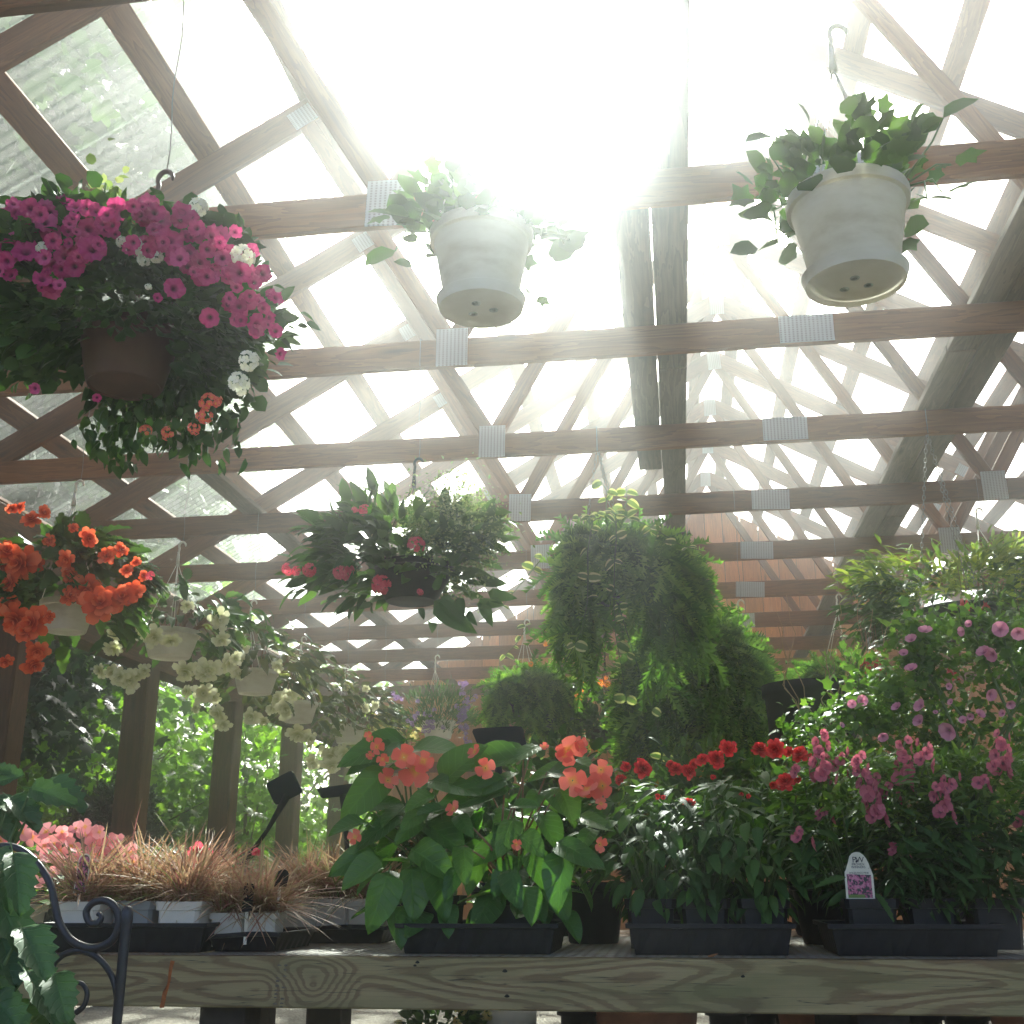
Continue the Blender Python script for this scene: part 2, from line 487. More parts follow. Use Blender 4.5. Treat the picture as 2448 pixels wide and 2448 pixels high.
ground_mats()

# ------------------------------------------------------------------ mesh helpers


class Stems:
    """collects tubes and links each as a stem of its own"""
    def __init__(s):
        s.t = []

    def tube(s, *a, **k):
        s.t.append(Geo().tube(*a, **k))

    def out(s, parent, mat):
        for g in s.t:
            link('stem', g.mesh('stem', mat), parent)


class Geo:
    def __init__(s):
        s.V, s.F, s.L, s.n = [], [], [], 0

    def add(s, V, F, L=None):
        V = np.asarray(V, float)
        F = np.asarray(F, int)
        s.V.append(V)
        s.F.append(F + s.n)
        s.L.append(np.zeros((len(V), 3)) if L is None else np.asarray(L, float))
        s.n += len(V)
        return s

    def scatter(s, tpl, R, pos):
        """R (k,3,3) already scaled, pos (k,3)"""
        V, F, L = tpl
        k, n = len(pos), len(V)
        if k == 0:
            return s
        VV = (np.einsum('kij,nj->kni', R, V) + pos[:, None, :]).reshape(-1, 3)
        FF = (F[None] + (np.arange(k) * n)[:, None, None]).reshape(-1, 3)
        s.V.append(VV); s.F.append(FF + s.n); s.L.append(np.tile(L, (k, 1)))
        s.n += len(VV)
        return s

    def box(s, c, size, R=None):
        c = np.asarray(c, float)
        h = np.asarray(size, float) / 2
        V = np.array([[x, y, z] for x in (-1, 1) for y in (-1, 1) for z in (-1, 1)], float) * h
        if R is not None:
            V = V @ np.asarray(R).T
        q = [(0, 1, 3, 2), (4, 6, 7, 5), (0, 4, 5, 1), (2, 3, 7, 6), (0, 2, 6, 4), (1, 5, 7, 3)]
        F = [t for a, b, cc, d in q for t in ((a, b, cc), (a, cc, d))]
        return s.add(V + c, F)

    def tube(s, pts, r, seg=6, cap=True):
        pts = np.asarray(pts, float)
        n = len(pts)
        rr = np.full(n, r, float) if np.isscalar(r) else np.asarray(r, float)
        T = np.gradient(pts, axis=0)
        T /= np.linalg.norm(T, axis=1)[:, None] + 1e-12
        ref = np.array([0, 0, 1.0]) if abs(T[0, 2]) < 0.9 else np.array([1.0, 0, 0])
        V = []
        A = None
        for i in range(n):
            if A is None:
                A = np.cross(T[i], ref)
            else:
                A = A - T[i] * (A @ T[i])
            A /= np.linalg.norm(A) + 1e-12
            B = np.cross(T[i], A)
            a = np.arange(seg) / seg * 2 * math.pi
            V.append(pts[i] + rr[i] * (np.cos(a)[:, None] * A + np.sin(a)[:, None] * B))
        V = np.concatenate(V)
        F = []
        for i in range(n - 1):
            for j in range(seg):
                a, b = i * seg + j, i * seg + (j + 1) % seg
                F += [(a, b, b + seg), (a, b + seg, a + seg)]
        if cap:
            for j in range(1, seg - 1):
                F.append((0, j + 1, j))
                o = (n - 1) * seg
                F.append((o, o + j, o + j + 1))
        return s.add(V, F)

    def lathe(s, prof, seg=28, c=(0, 0, 0)):
        prof = np.asarray(prof, float)
        n = len(prof)
        a = np.arange(seg) / seg * 2 * math.pi
        V = np.stack([prof[:, 0][:, None] * np.cos(a), prof[:, 0][:, None] * np.sin(a),
                      np.repeat(prof[:, 1][:, None], seg, 1)], -1).reshape(-1, 3) + np.asarray(c, float)
        F = []
        for i in range(n - 1):
            for j in range(seg):
                p, q = i * seg + j, i * seg + (j + 1) % seg
                F += [(p, q, q + seg), (p, q + seg, p + seg)]
        return s.add(V, F)

    def rings(s, loops, close=False):
        """skin between closed loops of equal length"""
        m = len(loops[0])
        V = np.concatenate([np.asarray(l, float) for l in loops])
        F = []
        for i in range(len(loops) - 1):
            for j in range(m):
                p, q = i * m + j, i * m + (j + 1) % m
                F += [(p, q, q + m), (p, q + m, p + m)]
        return s.add(V, F)

    def mesh(s, name, mat, smooth=True, sharp=None):
        me = bpy.data.meshes.new(name)
        if s.n:
            V = np.concatenate(s.V).astype(np.float32)
            F = np.concatenate(s.F).astype(np.int32)
            L = np.concatenate(s.L).astype(np.float32)
            me.vertices.add(len(V))
            me.vertices.foreach_set('co', V.ravel())
            me.loops.add(F.size)
            me.loops.foreach_set('vertex_index', F.ravel())
            me.polygons.add(len(F))
            me.polygons.foreach_set('loop_start', np.arange(len(F), dtype=np.int32) * 3)
            me.polygons.foreach_set('use_smooth', np.full(len(F), smooth, dtype=bool))
            if np.any(L):
                at = me.attributes.new('lc', 'FLOAT_VECTOR', 'POINT')
                at.data.foreach_set('vector', L.ravel())
            me.update()
            me.validate()
        me.materials.append(MATS[mat] if isinstance(mat, str) else mat)
        if sharp:
            me.set_sharp_from_angle(angle=rad(sharp))
        return me


LOCAL = {}


def link(name, me, parent=None, kind=None, mw=None):
    o = bpy.data.objects.new(name, me)
    COL.objects.link(o)
    if parent is not None:
        o.parent = parent
    if mw is not None:
        o.matrix_local = mw
        LOCAL[o.name] = mw.copy()
    if kind:
        o['kind'] = kind
    return o


def tag(o, label, cat, group=None):
    o['label'] = label
    o['category'] = cat
    if group:
        o['group'] = group
    return o


def thing(name, label, cat, loc, group=None):
    o = bpy.data.objects.new(name, None)
    o.empty_display_size = 0.1
    COL.objects.link(o)
    o.location = [float(v) for v in loc]
    return tag(o, label, cat, group)


def inst(name, me, parent, pos, R, s=1.0):
    m = Matrix([[R[i][j] * s for j in range(3)] + [float(pos[i])] for i in range(3)] + [[0, 0, 0, 1]])
    return link(name, me, parent, None, m)


def norm(v):
    v = np.asarray(v, float)
    return v / (np.linalg.norm(v, axis=-1, keepdims=True) + 1e-12)


def frame(d, n):
    """columns: side, along d, normal. works on single vectors or arrays"""
    d = norm(d)
    x = norm(np.cross(d, n))
    z = np.cross(x, d)
    return np.stack([x, d, z], -1)


def rnd_dir(k=None):
    v = RNG.normal(size=(3,) if k is None else (k, 3))
    return norm(v)


# ------------------------------------------------------------------ leaf and flower templates (V, F, L); L = (x/w, y, id)


def leaf_tpl(w=0.5, seg=5, curl=0.25, fold=0.25, base=0.42, tip=1.0, serr=0, asym=0.0, wave=0.0, petiole=0.0, cols=1):
    """leaf along +Y, unit length; cols = columns per half"""
    V, F, L = [], [], []
    nc = 2 * cols + 1
    rows = seg * (serr if serr else 1) if serr else seg
    for i in range(rows + 1):
        s_ = i / rows
        prof = (s_ ** base) * ((1 - s_) ** (0.75 * tip))
        prof *= 1.0 / ((base / (base + 0.75 * tip)) ** base * (1 - base / (base + 0.75 * tip)) ** (0.75 * tip))
        hw = 0.5 * w * prof
        if serr and 0 < i < rows:
            hw *= 1.0 + (0.13 if i % 2 else -0.10)
        for j in range(nc):
            t = (j - cols) / cols
            x = t * hw * (1 + asym * np.sign(t))
            y = s_ + (0.06 if (serr and i % 2 and abs(t) == 1) else 0)
            z = -curl * s_ * s_ + fold * abs(x) - (wave * math.sin(s_ * 11 + (1 if t > 0 else 2)) * abs(t))
            V.append((x, y, z))
            L.append((t if prof > 0.02 else 0, s_, 0.5))
    for i in range(rows):
        for j in range(nc - 1):
            a = i * nc + j
            F += [(a, a + 1, a + 1 + nc), (a, a + 1 + nc, a + nc)]
    V = np.array(V)
    if petiole:
        n0 = len(V)
        V = np.concatenate([V, [(-0.012, -petiole, 0.0), (0.012, -petiole, 0.0), (0.012, 0.02, 0.0), (-0.012, 0.02, 0.0)]])
        F += [(n0, n0 + 1, n0 + 2), (n0, n0 + 2, n0 + 3)]
        L += [(0.0, 0, 0.5)] * 4
    return np.array(V), np.array(F), np.array(L)


def lobed_tpl(lobes=5, depth=0.45, w=1.0, curl=0.2, teeth=True):
    """maple / ivy leaf: fan around the centre, petiole at origin"""
    pts = []
    m = lobes
    for i in range(m):
        a = (i - (m - 1) / 2) / ((m - 1) / 2) * 2.3
        ln = 0.55 * (1.0 - 0.32 * abs(a) / 2.3)
        pts.append((a, ln * 1.0))
        if teeth and i < m - 1:
            a2 = a + 2.3 / ((m - 1) / 2) * 0.28
            pts.append((a2, ln * 0.80))
        if i < m - 1:
            am = a + 2.3 / ((m - 1) / 2) * 0.5
            pts.append((am, ln * (1 - depth)))
        if teeth and i < m - 1:
            a2 = a + 2.3 / ((m - 1) / 2) * 0.74
            pts.append((a2, ln * 0.80))
    V = [(0, 0.45, 0.02)]
    L = [(0, 0.4, 0.5)]
    V.append((0, 0.12, 0)); L.append((0.6, 0, 0.5))
    for a, r in pts:
        x, y = r * math.sin(a) * w, 0.45 + r * math.cos(a)
        V.append((x, y, -curl * (x * x + (y - 0.3) ** 2)))
        L.append((1.0, y, 0.5))
    F = []
    for i in range(2, len(V) - 1):
        F.append((0, i + 1, i))
    F += [(0, 2, 1), (0, 1, len(V) - 1)]
    return np.array(V, float), np.array(F), np.array(L)


def petal_ring(V, F, L, n, r, cup, w, z0=0.0, rot=0.0, rag=0.0, seed=0, inner=0.05, idb=0):
    rs = random.Random(seed)
    for i in range(n):
        a = rot + i / n * 2 * math.pi + rs.uniform(-0.12, 0.12)
        rl = r * (1 + rs.uniform(-rag, rag))
        c, s_ = math.cos(a), math.sin(a)
        b0 = len(V)
        prof = [(inner, 0.25, 0.0), (0.45, 0.80, 0.35), (0.80, 1.0, 0.8), (1.0, 0.55, 1.0)]
        for q, (rr, ww, tt) in enumerate(prof):
            R_ = rl * rr
            hz = z0 + r * (math.sin(cup) * rr ** 1.6) + rs.uniform(-rag, rag) * 0.12 * r * (q > 0)
            RR = R_ * math.cos(cup * 0.9)
            hw = w * rl * ww * 0.5
            for t in (-1, 0, 1):
                x = c * RR - s_ * t * hw
                y = s_ * RR + c * t * hw
                z = hz + (abs(t) * 0.10 * rl * ww) + (rs.uniform(-rag, rag) * 0.18 * rl if t and q > 1 else 0)
                V.append((x, y, z))
                L.append((tt, i / n, idb))
        for q in range(3):
            for t in range(2):
                p = b0 + q * 3 + t
                F += [(p, p + 1, p + 4), (p, p + 4, p + 3)]


def flower_simple(n=5, cup=0.35, w=1.0, rag=0.08, seed=0, rings_=1):
    """flower of unit radius looking along +Z"""
    V, F, L = [], [], []
    for k in range(rings_):
        petal_ring(V, F, L, max(3, n - k), 1.0 - 0.22 * k, cup + 0.35 * k, w, 0.02 * k + 0.03 * k, 0.5 * k + seed, rag, seed * 7 + k)
    return np.array(V), np.array(F), np.array(L)


def flower_double(layers=4, n=7, rag=0.2, seed=0, flat=0.2):
    V, F, L = [], [], []
    for k in range(layers):
        f = k / max(1, layers - 1)
        petal_ring(V, F, L, max(4, n - k), (1.0 - 0.58 * f) * 1.05, flat - 0.25 + 1.25 * f, 0.62, 0.13 * k, 0.7 * k + seed, rag, seed * 13 + k)
    return np.array(V), np.array(F), np.array(L)


def flower_trumpet(seed=0, seg=30):
    """petunia: funnel flaring into a wavy five-lobed rim, looking along +Z"""
    rs = random.Random(seed)
    V, F, L = [], [], []
    prof = [(0.07, -0.85, 0.0), (0.13, -0.35, 0.05), (0.30, -0.05, 0.25), (0.68, 0.10, 0.7), (1.0, 0.10, 1.0)]
    for q, (r, z, t) in enumerate(prof):
        for j in range(seg):
            a = j / seg * 2 * math.pi
            lob = 1 + ((0.05 if q == 3 else 0.12) * abs(math.sin(2.5 * a)) ** 0.5 - 0.08 if q >= 3 else 0) + (rs.uniform(-0.05, 0.05) if q == 4 else 0)
            zz = z + (0.16 * math.sin(10 * a + seed) + rs.uniform(-0.09, 0.09) - 0.12 * math.cos(5 * a) if q == 4 else 0.05 * math.sin(10 * a + seed) if q == 3 else 0)
            V.append((r * lob * math.cos(a), r * lob * math.sin(a), zz))
            L.append((t, j / seg, 0.5))
    for q in range(4):
        for j in range(seg):
            a, b = q * seg + j, q * seg + (j + 1) % seg
            F += [(a, b, b + seg), (a, b + seg, a + seg)]
    return np.array(V), np.array(F), np.array(L)


def cluster_tpl(n=14, r=0.32, dome=0.9, seed=0, petals=5):
    """flower head of many small flowers (verbena, lantana, pentas), unit radius, +Z"""
    g = Geo()
    rs = np.random.default_rng(seed)
    fl = flower_simple(petals, 0.15, 0.9, 0.1, seed)
    R, pos = [], []
    for i in range(n):
        t = (i + 0.5) / n
        th = math.acos(1 - t * dome)
        ph = i * 2.39996 + rs.uniform(-.3, .3)
        d = np.array([math.sin(th) * math.cos(ph), math.sin(th) * math.sin(ph), math.cos(th)])
        pos.append(d * (1 - r * 0.4) * rs.uniform(0.85, 1.08))
        f = frame(norm(np.cross(d, rs.normal(size=3))), d)
        R.append(f * r * rs.uniform(0.8, 1.15))
    g.scatter(fl, np.array(R), np.array(pos))
    return np.concatenate(g.V), np.concatenate(g.F), np.concatenate(g.L)


def frond_tpl(n=16, nl=0.16, seed=0, arc=0.35):
    """feathery sprig along +Y: needles either side of a stem, joined so that one sprig has one tone"""
    rs = np.random.default_rng(seed)
    V = [np.array([0.004 * math.sin(i * 2), i / n, -arc * (i / n) ** 2]) for i in range(n + 1)]
    L = [(0, i / n, .5) for i in range(n + 1)]
    F = []
    for i in range(n):
        t = (i + 0.5) / n
        for k in (-1, 1, 0):
            d = norm(np.array([k * rs.uniform(0.6, 1.2), 0.75 + rs.uniform(-.3, .4), rs.uniform(-0.35, 0.45) + (0.5 if k == 0 else 0)]))
            ln = nl * (1.05 - 0.6 * t) * rs.uniform(0.7, 1.2)
            V.append((V[i] + V[i + 1]) / 2 + d * ln)
            L.append((1, t, .5))
            F.append((i, i + 1, len(V) - 1))
    return np.array(V), np.array(F), np.array(L)


def to_mesh(name, tpl, mat):
    return Geo().add(*tpl).mesh(name, mat)


def rot_z(a):
    c, s_ = math.cos(a), math.sin(a)
    return np.array([[c, -s_, 0], [s_, c, 0], [0, 0, 1.0]])


T_OV = leaf_tpl(0.55, 4, 0.3, 0.25)
T_LANCE = leaf_tpl(0.26, 4, 0.35, 0.3, base=0.6)
T_NARROW = leaf_tpl(0.16, 3, 0.25, 0.3, base=0.6)
T_ROUND = leaf_tpl(0.85, 4, 0.2, 0.2, base=0.35, tip=0.6)
T_WING = leaf_tpl(0.50, 8, 0.22, 0.35, base=0.40, tip=1.05, asym=0.22, wave=0.012, petiole=0.18, cols=2)
T_SERR = leaf_tpl(0.52, 6, 0.30, 0.30, base=0.42, tip=0.9, serr=2, wave=0.02, petiole=0.15, cols=2)
T_MAPLE = lobed_tpl()
T_IVY = lobed_tpl(5, 0.35, 0.9, 0.25, False)
T_FROND = [frond_tpl(10, 0.34, i, 0.30) for i in range(4)]


def scatter_leaves(geo, tpls, pts, dirs, size, nrm=None, jit=0.5):
    """one leaf per point, pointing along dirs, faces roughly up/outwards"""
    k = len(pts)
    if nrm is None:
        nrm = np.tile(np.array([0, 0, 1.0]), (k, 1)) + norm(dirs) * 0.4
    nrm = norm(nrm + RNG.normal(size=(k, 3)) * jit)
    R = frame(dirs, nrm)
    sz = RNG.uniform(size[0], size[1], k)
    R = R * sz[:, None, None]
    if isinstance(tpls, tuple):
        tpls = [tpls]
    idx = RNG.integers(0, len(tpls), k)
    for i, t in enumerate(tpls):
        mk = idx == i
        geo.scatter(t, R[mk], np.asarray(pts)[mk])


def dome_points(k, rx, ry, up, down, shell=0.55, clumps=40, cs=0.16):
    """points through a bushy ellipsoid, gathered in clumps so that the outline is uneven"""
    cd = rnd_dir(clumps)
    cr = RNG.uniform(shell, 1.0, clumps) ** 0.7
    c = cd * cr[:, None]
    ci = RNG.integers(0, clumps, k)
    p = c[ci] + RNG.normal(size=(k, 3)) * cs
    p[:, 0] *= rx
    p[:, 1] *= ry
    p[:, 2] *= np.where(p[:, 2] > 0, up, down)
    return p


# ------------------------------------------------------------------ setting: ground
ground_g = Geo()
for xs in [(-55, 55)]:
    ground_g.add([(-55, -40, 0), (55, -40, 0), (55, 60, 0), (-55, 60, 0)], [(0, 1, 2), (0, 2, 3)])
o = link('lawn', ground_g.mesh('lawn', 'lawn', False), kind='structure')
gg = Geo().add([(-4.6, -6, 0.004), (6.0, -6, 0.004), (6.0, 15.7, 0.004), (-4.6, 15.7, 0.004)], [(0, 1, 2), (0, 2, 3)])
link('gravel_path', gg.mesh('gravel_path', 'gravel', False), kind='structure')

# ------------------------------------------------------------------ pavilion
RX, HALF = 0.56, 4.62
TRUSS_Y = [1.1545 + 1.22 * i for i in range(12)]
CT, CB = 3.29, 3.15                # bottom chord top and bottom
EAVE_Z, PEAK_Z = 3.30, 5.99        # centre line of the rafters
SL = (PEAK_Z - EAVE_Z) / HALF
SANG = math.atan(SL)
Y0R, Y1R = 0.3, 15.9
pav = thing('timber_pavilion', 'open timber pavilion with exposed roof trusses and clear corrugated roof over the plants', 'pavilion', (RX, 8, 0))
PAVL = np.array([RX, 8, 0])


def beam_mesh(name, L, depth, thick, mat, bev=0.004):
    g = Geo()
    h, t = depth / 2, thick / 2
    b = bev
    loop = [(-t + b, -h), (t - b, -h), (t, -h + b), (t, h - b), (t - b, h), (-t + b, h), (-t, h - b), (-t, -h + b)]
    loops = [[(x, a, c) for a, c in loop] for x in (-L / 2, L / 2)]
    g.rings(loops)
    n = 8
    F = [(0, j, j + 1) for j in range(1, n - 1)] + [(n, n + j + 1, n + j) for j in range(1, n - 1)]
    g.F.append(np.array(F))
    return g.mesh(name, mat, False)


def beam_mat(c, ax, up):
    ax, up = norm(ax), norm(up)
    y = norm(np.cross(up, ax))
    z = np.cross(ax, y)
    c = np.asarray(c, float) - PAVL
    return Matrix(((ax[0], y[0], z[0], c[0]), (ax[1], y[1], z[1], c[1]), (ax[2], y[2], z[2], c[2]), (0, 0, 0, 1)))


def rz(x):
    return PEAK_Z - SL * abs(x - RX)


NODE = 1.52
members = []     # (name, x0,z0,x1,z1, depth, thick, y shift)
members.append(('bottom_chord', RX - HALF - 0.1, (CT + CB) / 2, RX + HALF + 0.1, (CT + CB) / 2, 0.14, 0.038, 0))
for s_ in (-1, 1):
    members.append(('rafter', RX + s_ * (HALF + 0.45), EAVE_Z - SL * 0.45, RX + s_ * 0.0, PEAK_Z - 0.012, 0.164, 0.036, 0))
    nx = RX + s_ * NODE
    members.append(('web', nx, CT - 0.03, RX + s_ * 0.03, PEAK_Z - 0.10, 0.089, 0.034, 0))
    mx_ = RX + s_ * HALF * 0.5
    members.append(('web', nx, CT - 0.03, mx_, rz(mx_) - 0.05, 0.089, 0.034, 0))
plates = [('gusset_plate', RX - NODE, CT - 0.05, 0.15, 0.19, 0), ('gusset_plate', RX + NODE, CT - 0.05, 0.15, 0.19, 0),
          ('gusset_plate', RX + 0.12, (CT + CB) / 2, 0.24, 0.132, 0), ('gusset_plate', RX, PEAK_Z - 0.05, 0.13, 0.20, 0)]
for s_ in (-1, 1):
    mx_ = RX + s_ * HALF * 0.5
    plates.append(('gusset_plate', mx_, rz(mx_) - 0.03, 0.13, 0.11, s_ * -SANG))
mmesh = {}
for i, (nm, x0, z0, x1, z1, dp, th, ys) in enumerate(members):
    L_ = math.hypot(x1 - x0, z1 - z0)
    mmesh[i] = (beam_mesh(nm, L_, dp, th, 'truss_wood'), norm((x1 - x0, 0, z1 - z0)), ((x0 + x1) / 2, (z0 + z1) / 2))
pmesh = {}
for i, (nm, x, z, w, h, a) in enumerate(plates):
    pmesh[i] = Geo().box((0, 0, 0), (w, 0.004, h)).mesh(nm, 'gusset_steel', False)
for ti, ty in enumerate(TRUSS_Y):
    chord = None
    for i, (nm, x0, z0, x1, z1, dp, th, ys) in enumerate(members):
        me, ax, (cx, cz) = mmesh[i]
        if nm == 'rafter':
            cy_ = ty + (0.0 if x0 < RX else 0.0)
        ob = link(nm, me, pav, None, beam_mat((cx, ty, cz), ax, (0, 0, 1)))
        if nm == 'bottom_chord':
            chord = ob
    cm = LOCAL[chord.name]
    for i, (nm, x, z, w, h, a) in enumerate(plates):
        for sy in ((-1,) if ti else (-1, 1)):
            c = Vector((x - PAVL[0], ty + sy * 0.0225 - PAVL[1], z - PAVL[2]))
            mloc = cm.inverted() @ (Matrix.Translation(c + Vector((random.uniform(-.012, .012), 0, random.uniform(-.004, .004)))) @ Matrix.Rotation(-a + random.gauss(0, 0.025), 4, 'Y'))
            link(nm, pmesh[i], chord, None, mloc)

# purlins and corrugated sheets
sl_len = (HALF + 0.5) / math.cos(SANG)
purlin_me = beam_mesh('purlin', Y1R - Y0R, 0.038, 0.135, 'truss_wood')
for s_ in (-1, 1):
    ax_s = np.array([s_ * math.cos(SANG), 0, -math.sin(SANG)])
    nrm_s = np.array([s_ * math.sin(SANG), 0, math.cos(SANG)])
    d = 0.16
    while d < sl_len:
        c = np.array([RX, (Y0R + Y1R) / 2, PEAK_Z]) + ax_s * d + nrm_s * (0.07 + 0.0205)
        link('purlin', purlin_me, pav, None, beam_mat(c, (0, 1, 0), nrm_s))
        d += 0.61
    # sheets
    g = Geo()
    W, pitch, amp = 0.70, 0.07, 0.011
    nx = int(W / pitch * 8)
    ys = np.linspace(-W / 2, W / 2, nx + 1)
    zz = amp * np.sin(ys / pitch * 2 * math.pi)
    V = np.concatenate([np.stack([np.full(nx + 1, x), ys, zz], -1) for x in (0.03, sl_len / 2, sl_len)])
    F = []
    for r_ in range(2):
        for j in range(nx):
            a = r_ * (nx + 1) + j
            F += [(a, a + 1, a + nx + 2), (a, a + nx + 2, a + nx + 1)]
    sheet = g.add(V, F).mesh('roof_sheet', 'roof_sheet')
    yy = Y0R + 0.35
    k = 0
    while yy < Y1R + 0.1:
        c = np.array([RX, yy, PEAK_Z]) + nrm_s * (0.07 + 0.041 + amp + 0.002 + 0.003 * (k % 2)) - PAVL
        y_ = np.cross(nrm_s, ax_s)
        m = Matrix(((ax_s[0], y_[0], nrm_s[0], c[0]), (ax_s[1], y_[1], nrm_s[1], c[1]), (ax_s[2], y_[2], nrm_s[2], c[2]), (0, 0, 0, 1)))
        link('roof_sheet', sheet, pav, None, m)
        yy += 0.68
        k += 1
# lath boards under the right slope
ax_s = np.array([math.cos(SANG), 0, -math.sin(SANG)]); nrm_s = np.array([math.sin(SANG), 0, math.cos(SANG)])
lath_me = beam_mesh('lath_board', 7.6, 0.018, 0.135, 'brace_wood')
for k in range(16):
    d = 2.15 + 0.152 * k
    c = np.array([RX, 4.35 + 0.12 * math.sin(k * 2.1), PEAK_Z]) + ax_s * d + nrm_s * (0.07 - 0.0095 + 0.15)
    link('lath_board', lath_me, pav, None, beam_mat(c, (0, 1, 0), nrm_s))
# ridge cap
rg = Geo()
rg.add([(-0.16, Y0R - 8, -0.16 * SL), (0, Y0R - 8, 0), (0.16, Y0R - 8, -0.16 * SL), (-0.16, Y1R - 8, -0.16 * SL), (0, Y1R - 8, 0), (0.16, Y1R - 8, -0.16 * SL)],
       [(0, 1, 4), (0, 4, 3), (1, 2, 5), (1, 5, 4)])
link('ridge_cap', rg.mesh('ridge_cap', 'roof_sheet', False), pav, None, Matrix.Translation((0, 0, PEAK_Z + 0.17)))
# lapped brace planks lying on the bottom chords
plank_me = beam_mesh('brace_plank', 4.86, 0.038, 0.142, 'brace_wood')
for X, lanes in ((0.07, ((0, 0.4, 3), (-1, -3.0, 2))), (1.46, ((0, 0.4, 3), (1, -1.8, 3))), (-2.84, ((0, 0.4, 3),))):
    for lane, ys, cnt in lanes:
        for k in range(cnt):
            c = np.array([X + lane * 0.147, ys + 2.45 + 4.88 * k, CT + 0.0195 + 0.0015 * (k % 2)])
            link('brace_plank', plank_me, pav, None, beam_mat(c, (0, 1, 0), (0, 0, 1)))
# posts, headers, knee braces
HB, HT = 2.47, 2.80
POST_Y = [8.54 + 1.85 * k for k in range(-4, 4)]
post_me = Geo()
pz = HB
bev = 0.012
hw = 0.1
lp = [(-hw + bev, -hw), (hw - bev, -hw), (hw, -hw + bev), (hw, hw - bev), (hw - bev, hw), (-hw + bev, hw), (-hw, hw - bev), (-hw, -hw + bev)]
post_me.rings([[(x, a, b) for a, b in lp] for x in (-pz / 2, pz / 2)])
post_mesh = post_me.mesh('post', 'post_wood', False)
head_me = beam_mesh('header_beam', 15.2, HT - HB, 0.19, 'post_wood')
side_me = beam_mesh('side_board', 15.2, CB - HT - 0.01, 0.03, 'post_wood')
for s_ in (-1, 1):
    X = RX + s_ * (HALF + 0.1)
    for py in POST_Y:
        link('post', post_mesh, pav, None, beam_mat((X, py, HB / 2), (0, 0, 1), (1, 0, 0)))
    link('header_beam', head_me, pav, None, beam_mat((X, 8.1, (HB + HT) / 2), (0, 1, 0), (0, 0, 1)))
    link('side_board', side_me, pav, None, beam_mat((X, 8.1, (HT + CB) / 2), (0, 1, 0), (0, 0, 1)))
# gable wall of upright boards
GY = 15.72
gwg = Geo()
hw_, ze, zp = HALF + 0.02, EAVE_Z - 0.02, PEAK_Z - 0.02
gwg.add([(x, y, z) for y in (-0.008, 0.008) for x, z in ((-hw_, 0.01), (hw_, 0.01), (hw_, ze), (0, zp), (-hw_, ze))],
        [(0, 1, 2), (0, 2, 4), (4, 2, 3), (5, 7, 6), (5, 9, 7), (9, 8, 7), (0, 5, 6), (0, 6, 1), (1, 6, 7), (1, 7, 2), (2, 7, 8), (2, 8, 3), (3, 8, 9), (3, 9, 4), (4, 9, 5), (4, 5, 0)])
gw = gwg.mesh('gable_wall', 'dark_timber', False)
gwall = link('gable_wall', gw, pav, None, beam_mat((RX, GY + 0.03, 0.0), (1, 0, 0), (0, 0, 1)))
gi = LOCAL[gwall.name].inverted()
bw = 0.245
nb = 38
for k in range(nb):
    xc = RX - HALF - 0.05 + (k + 0.5) * bw
    top = rz(xc) + 0.05 - 0.12 * SL
    me = Geo()
    hx = bw / 2 - 0.004
    zl, zr_ = rz(xc - hx) + 0.02, rz(xc + hx) + 0.02
    t = 0.011 + 0.004 * (k % 2)
    me.add([(0, -hx, -t), (0, hx, -t), (0, hx, t), (0, -hx, t), (zl, -hx, -t), (zr_, hx, -t), (zr_, hx, t), (zl, -hx, t)],
           [(0, 1, 5), (0, 5, 4), (1, 2, 6), (1, 6, 5), (2, 3, 7), (2, 7, 6), (3, 0, 4), (3, 4, 7), (4, 5, 6), (4, 6, 7)])
    mm = Matrix(((0, 1, 0, xc - PAVL[0]), (0, 0, 1, GY - PAVL[1]), (1, 0, 0, 0.02), (0, 0, 0, 1)))
    link('board', me.mesh('board', 'gable_wood', False), gwall, None, gi @ mm)
# ledger rails on the gable wall
rail_me = beam_mesh('wall_rail', 9.2, 0.14, 0.038, 'truss_wood')
for z in (2.35, 1.3):
    link('wall_rail', rail_me, pav, None, beam_mat((RX, GY - 0.036, z), (1, 0, 0), (0, 0, 1)))
# ------------------------------------------------------------------ display bench
BT = 0.643                         # top of the bench frame
BY0, BY1 = 3.48, 4.75
BX0, BX1 = -2.75, 2.3
kp = P(748, 2355, BY0)
KNOT = (kp[0] - (BX0 + BX1) / 2, kp[2] - (BT - 0.07))
bench_wood()
bench = thing('display_bench', 'weathered pine plant bench with wire mesh top across the foreground', 'bench', ((BX0 + BX1) / 2, BY0, 0))
BL = np.array([(BX0 + BX1) / 2, BY0, 0])


def bpart(name, me, c, ax=(1, 0, 0), up=(0, 0, 1), parent=None):
    global PAVL
    keep = PAVL
    PAVL = BL
    m = beam_mat(c, ax, up)
    PAVL = keep
    return link(name, me, parent or bench, None, m)


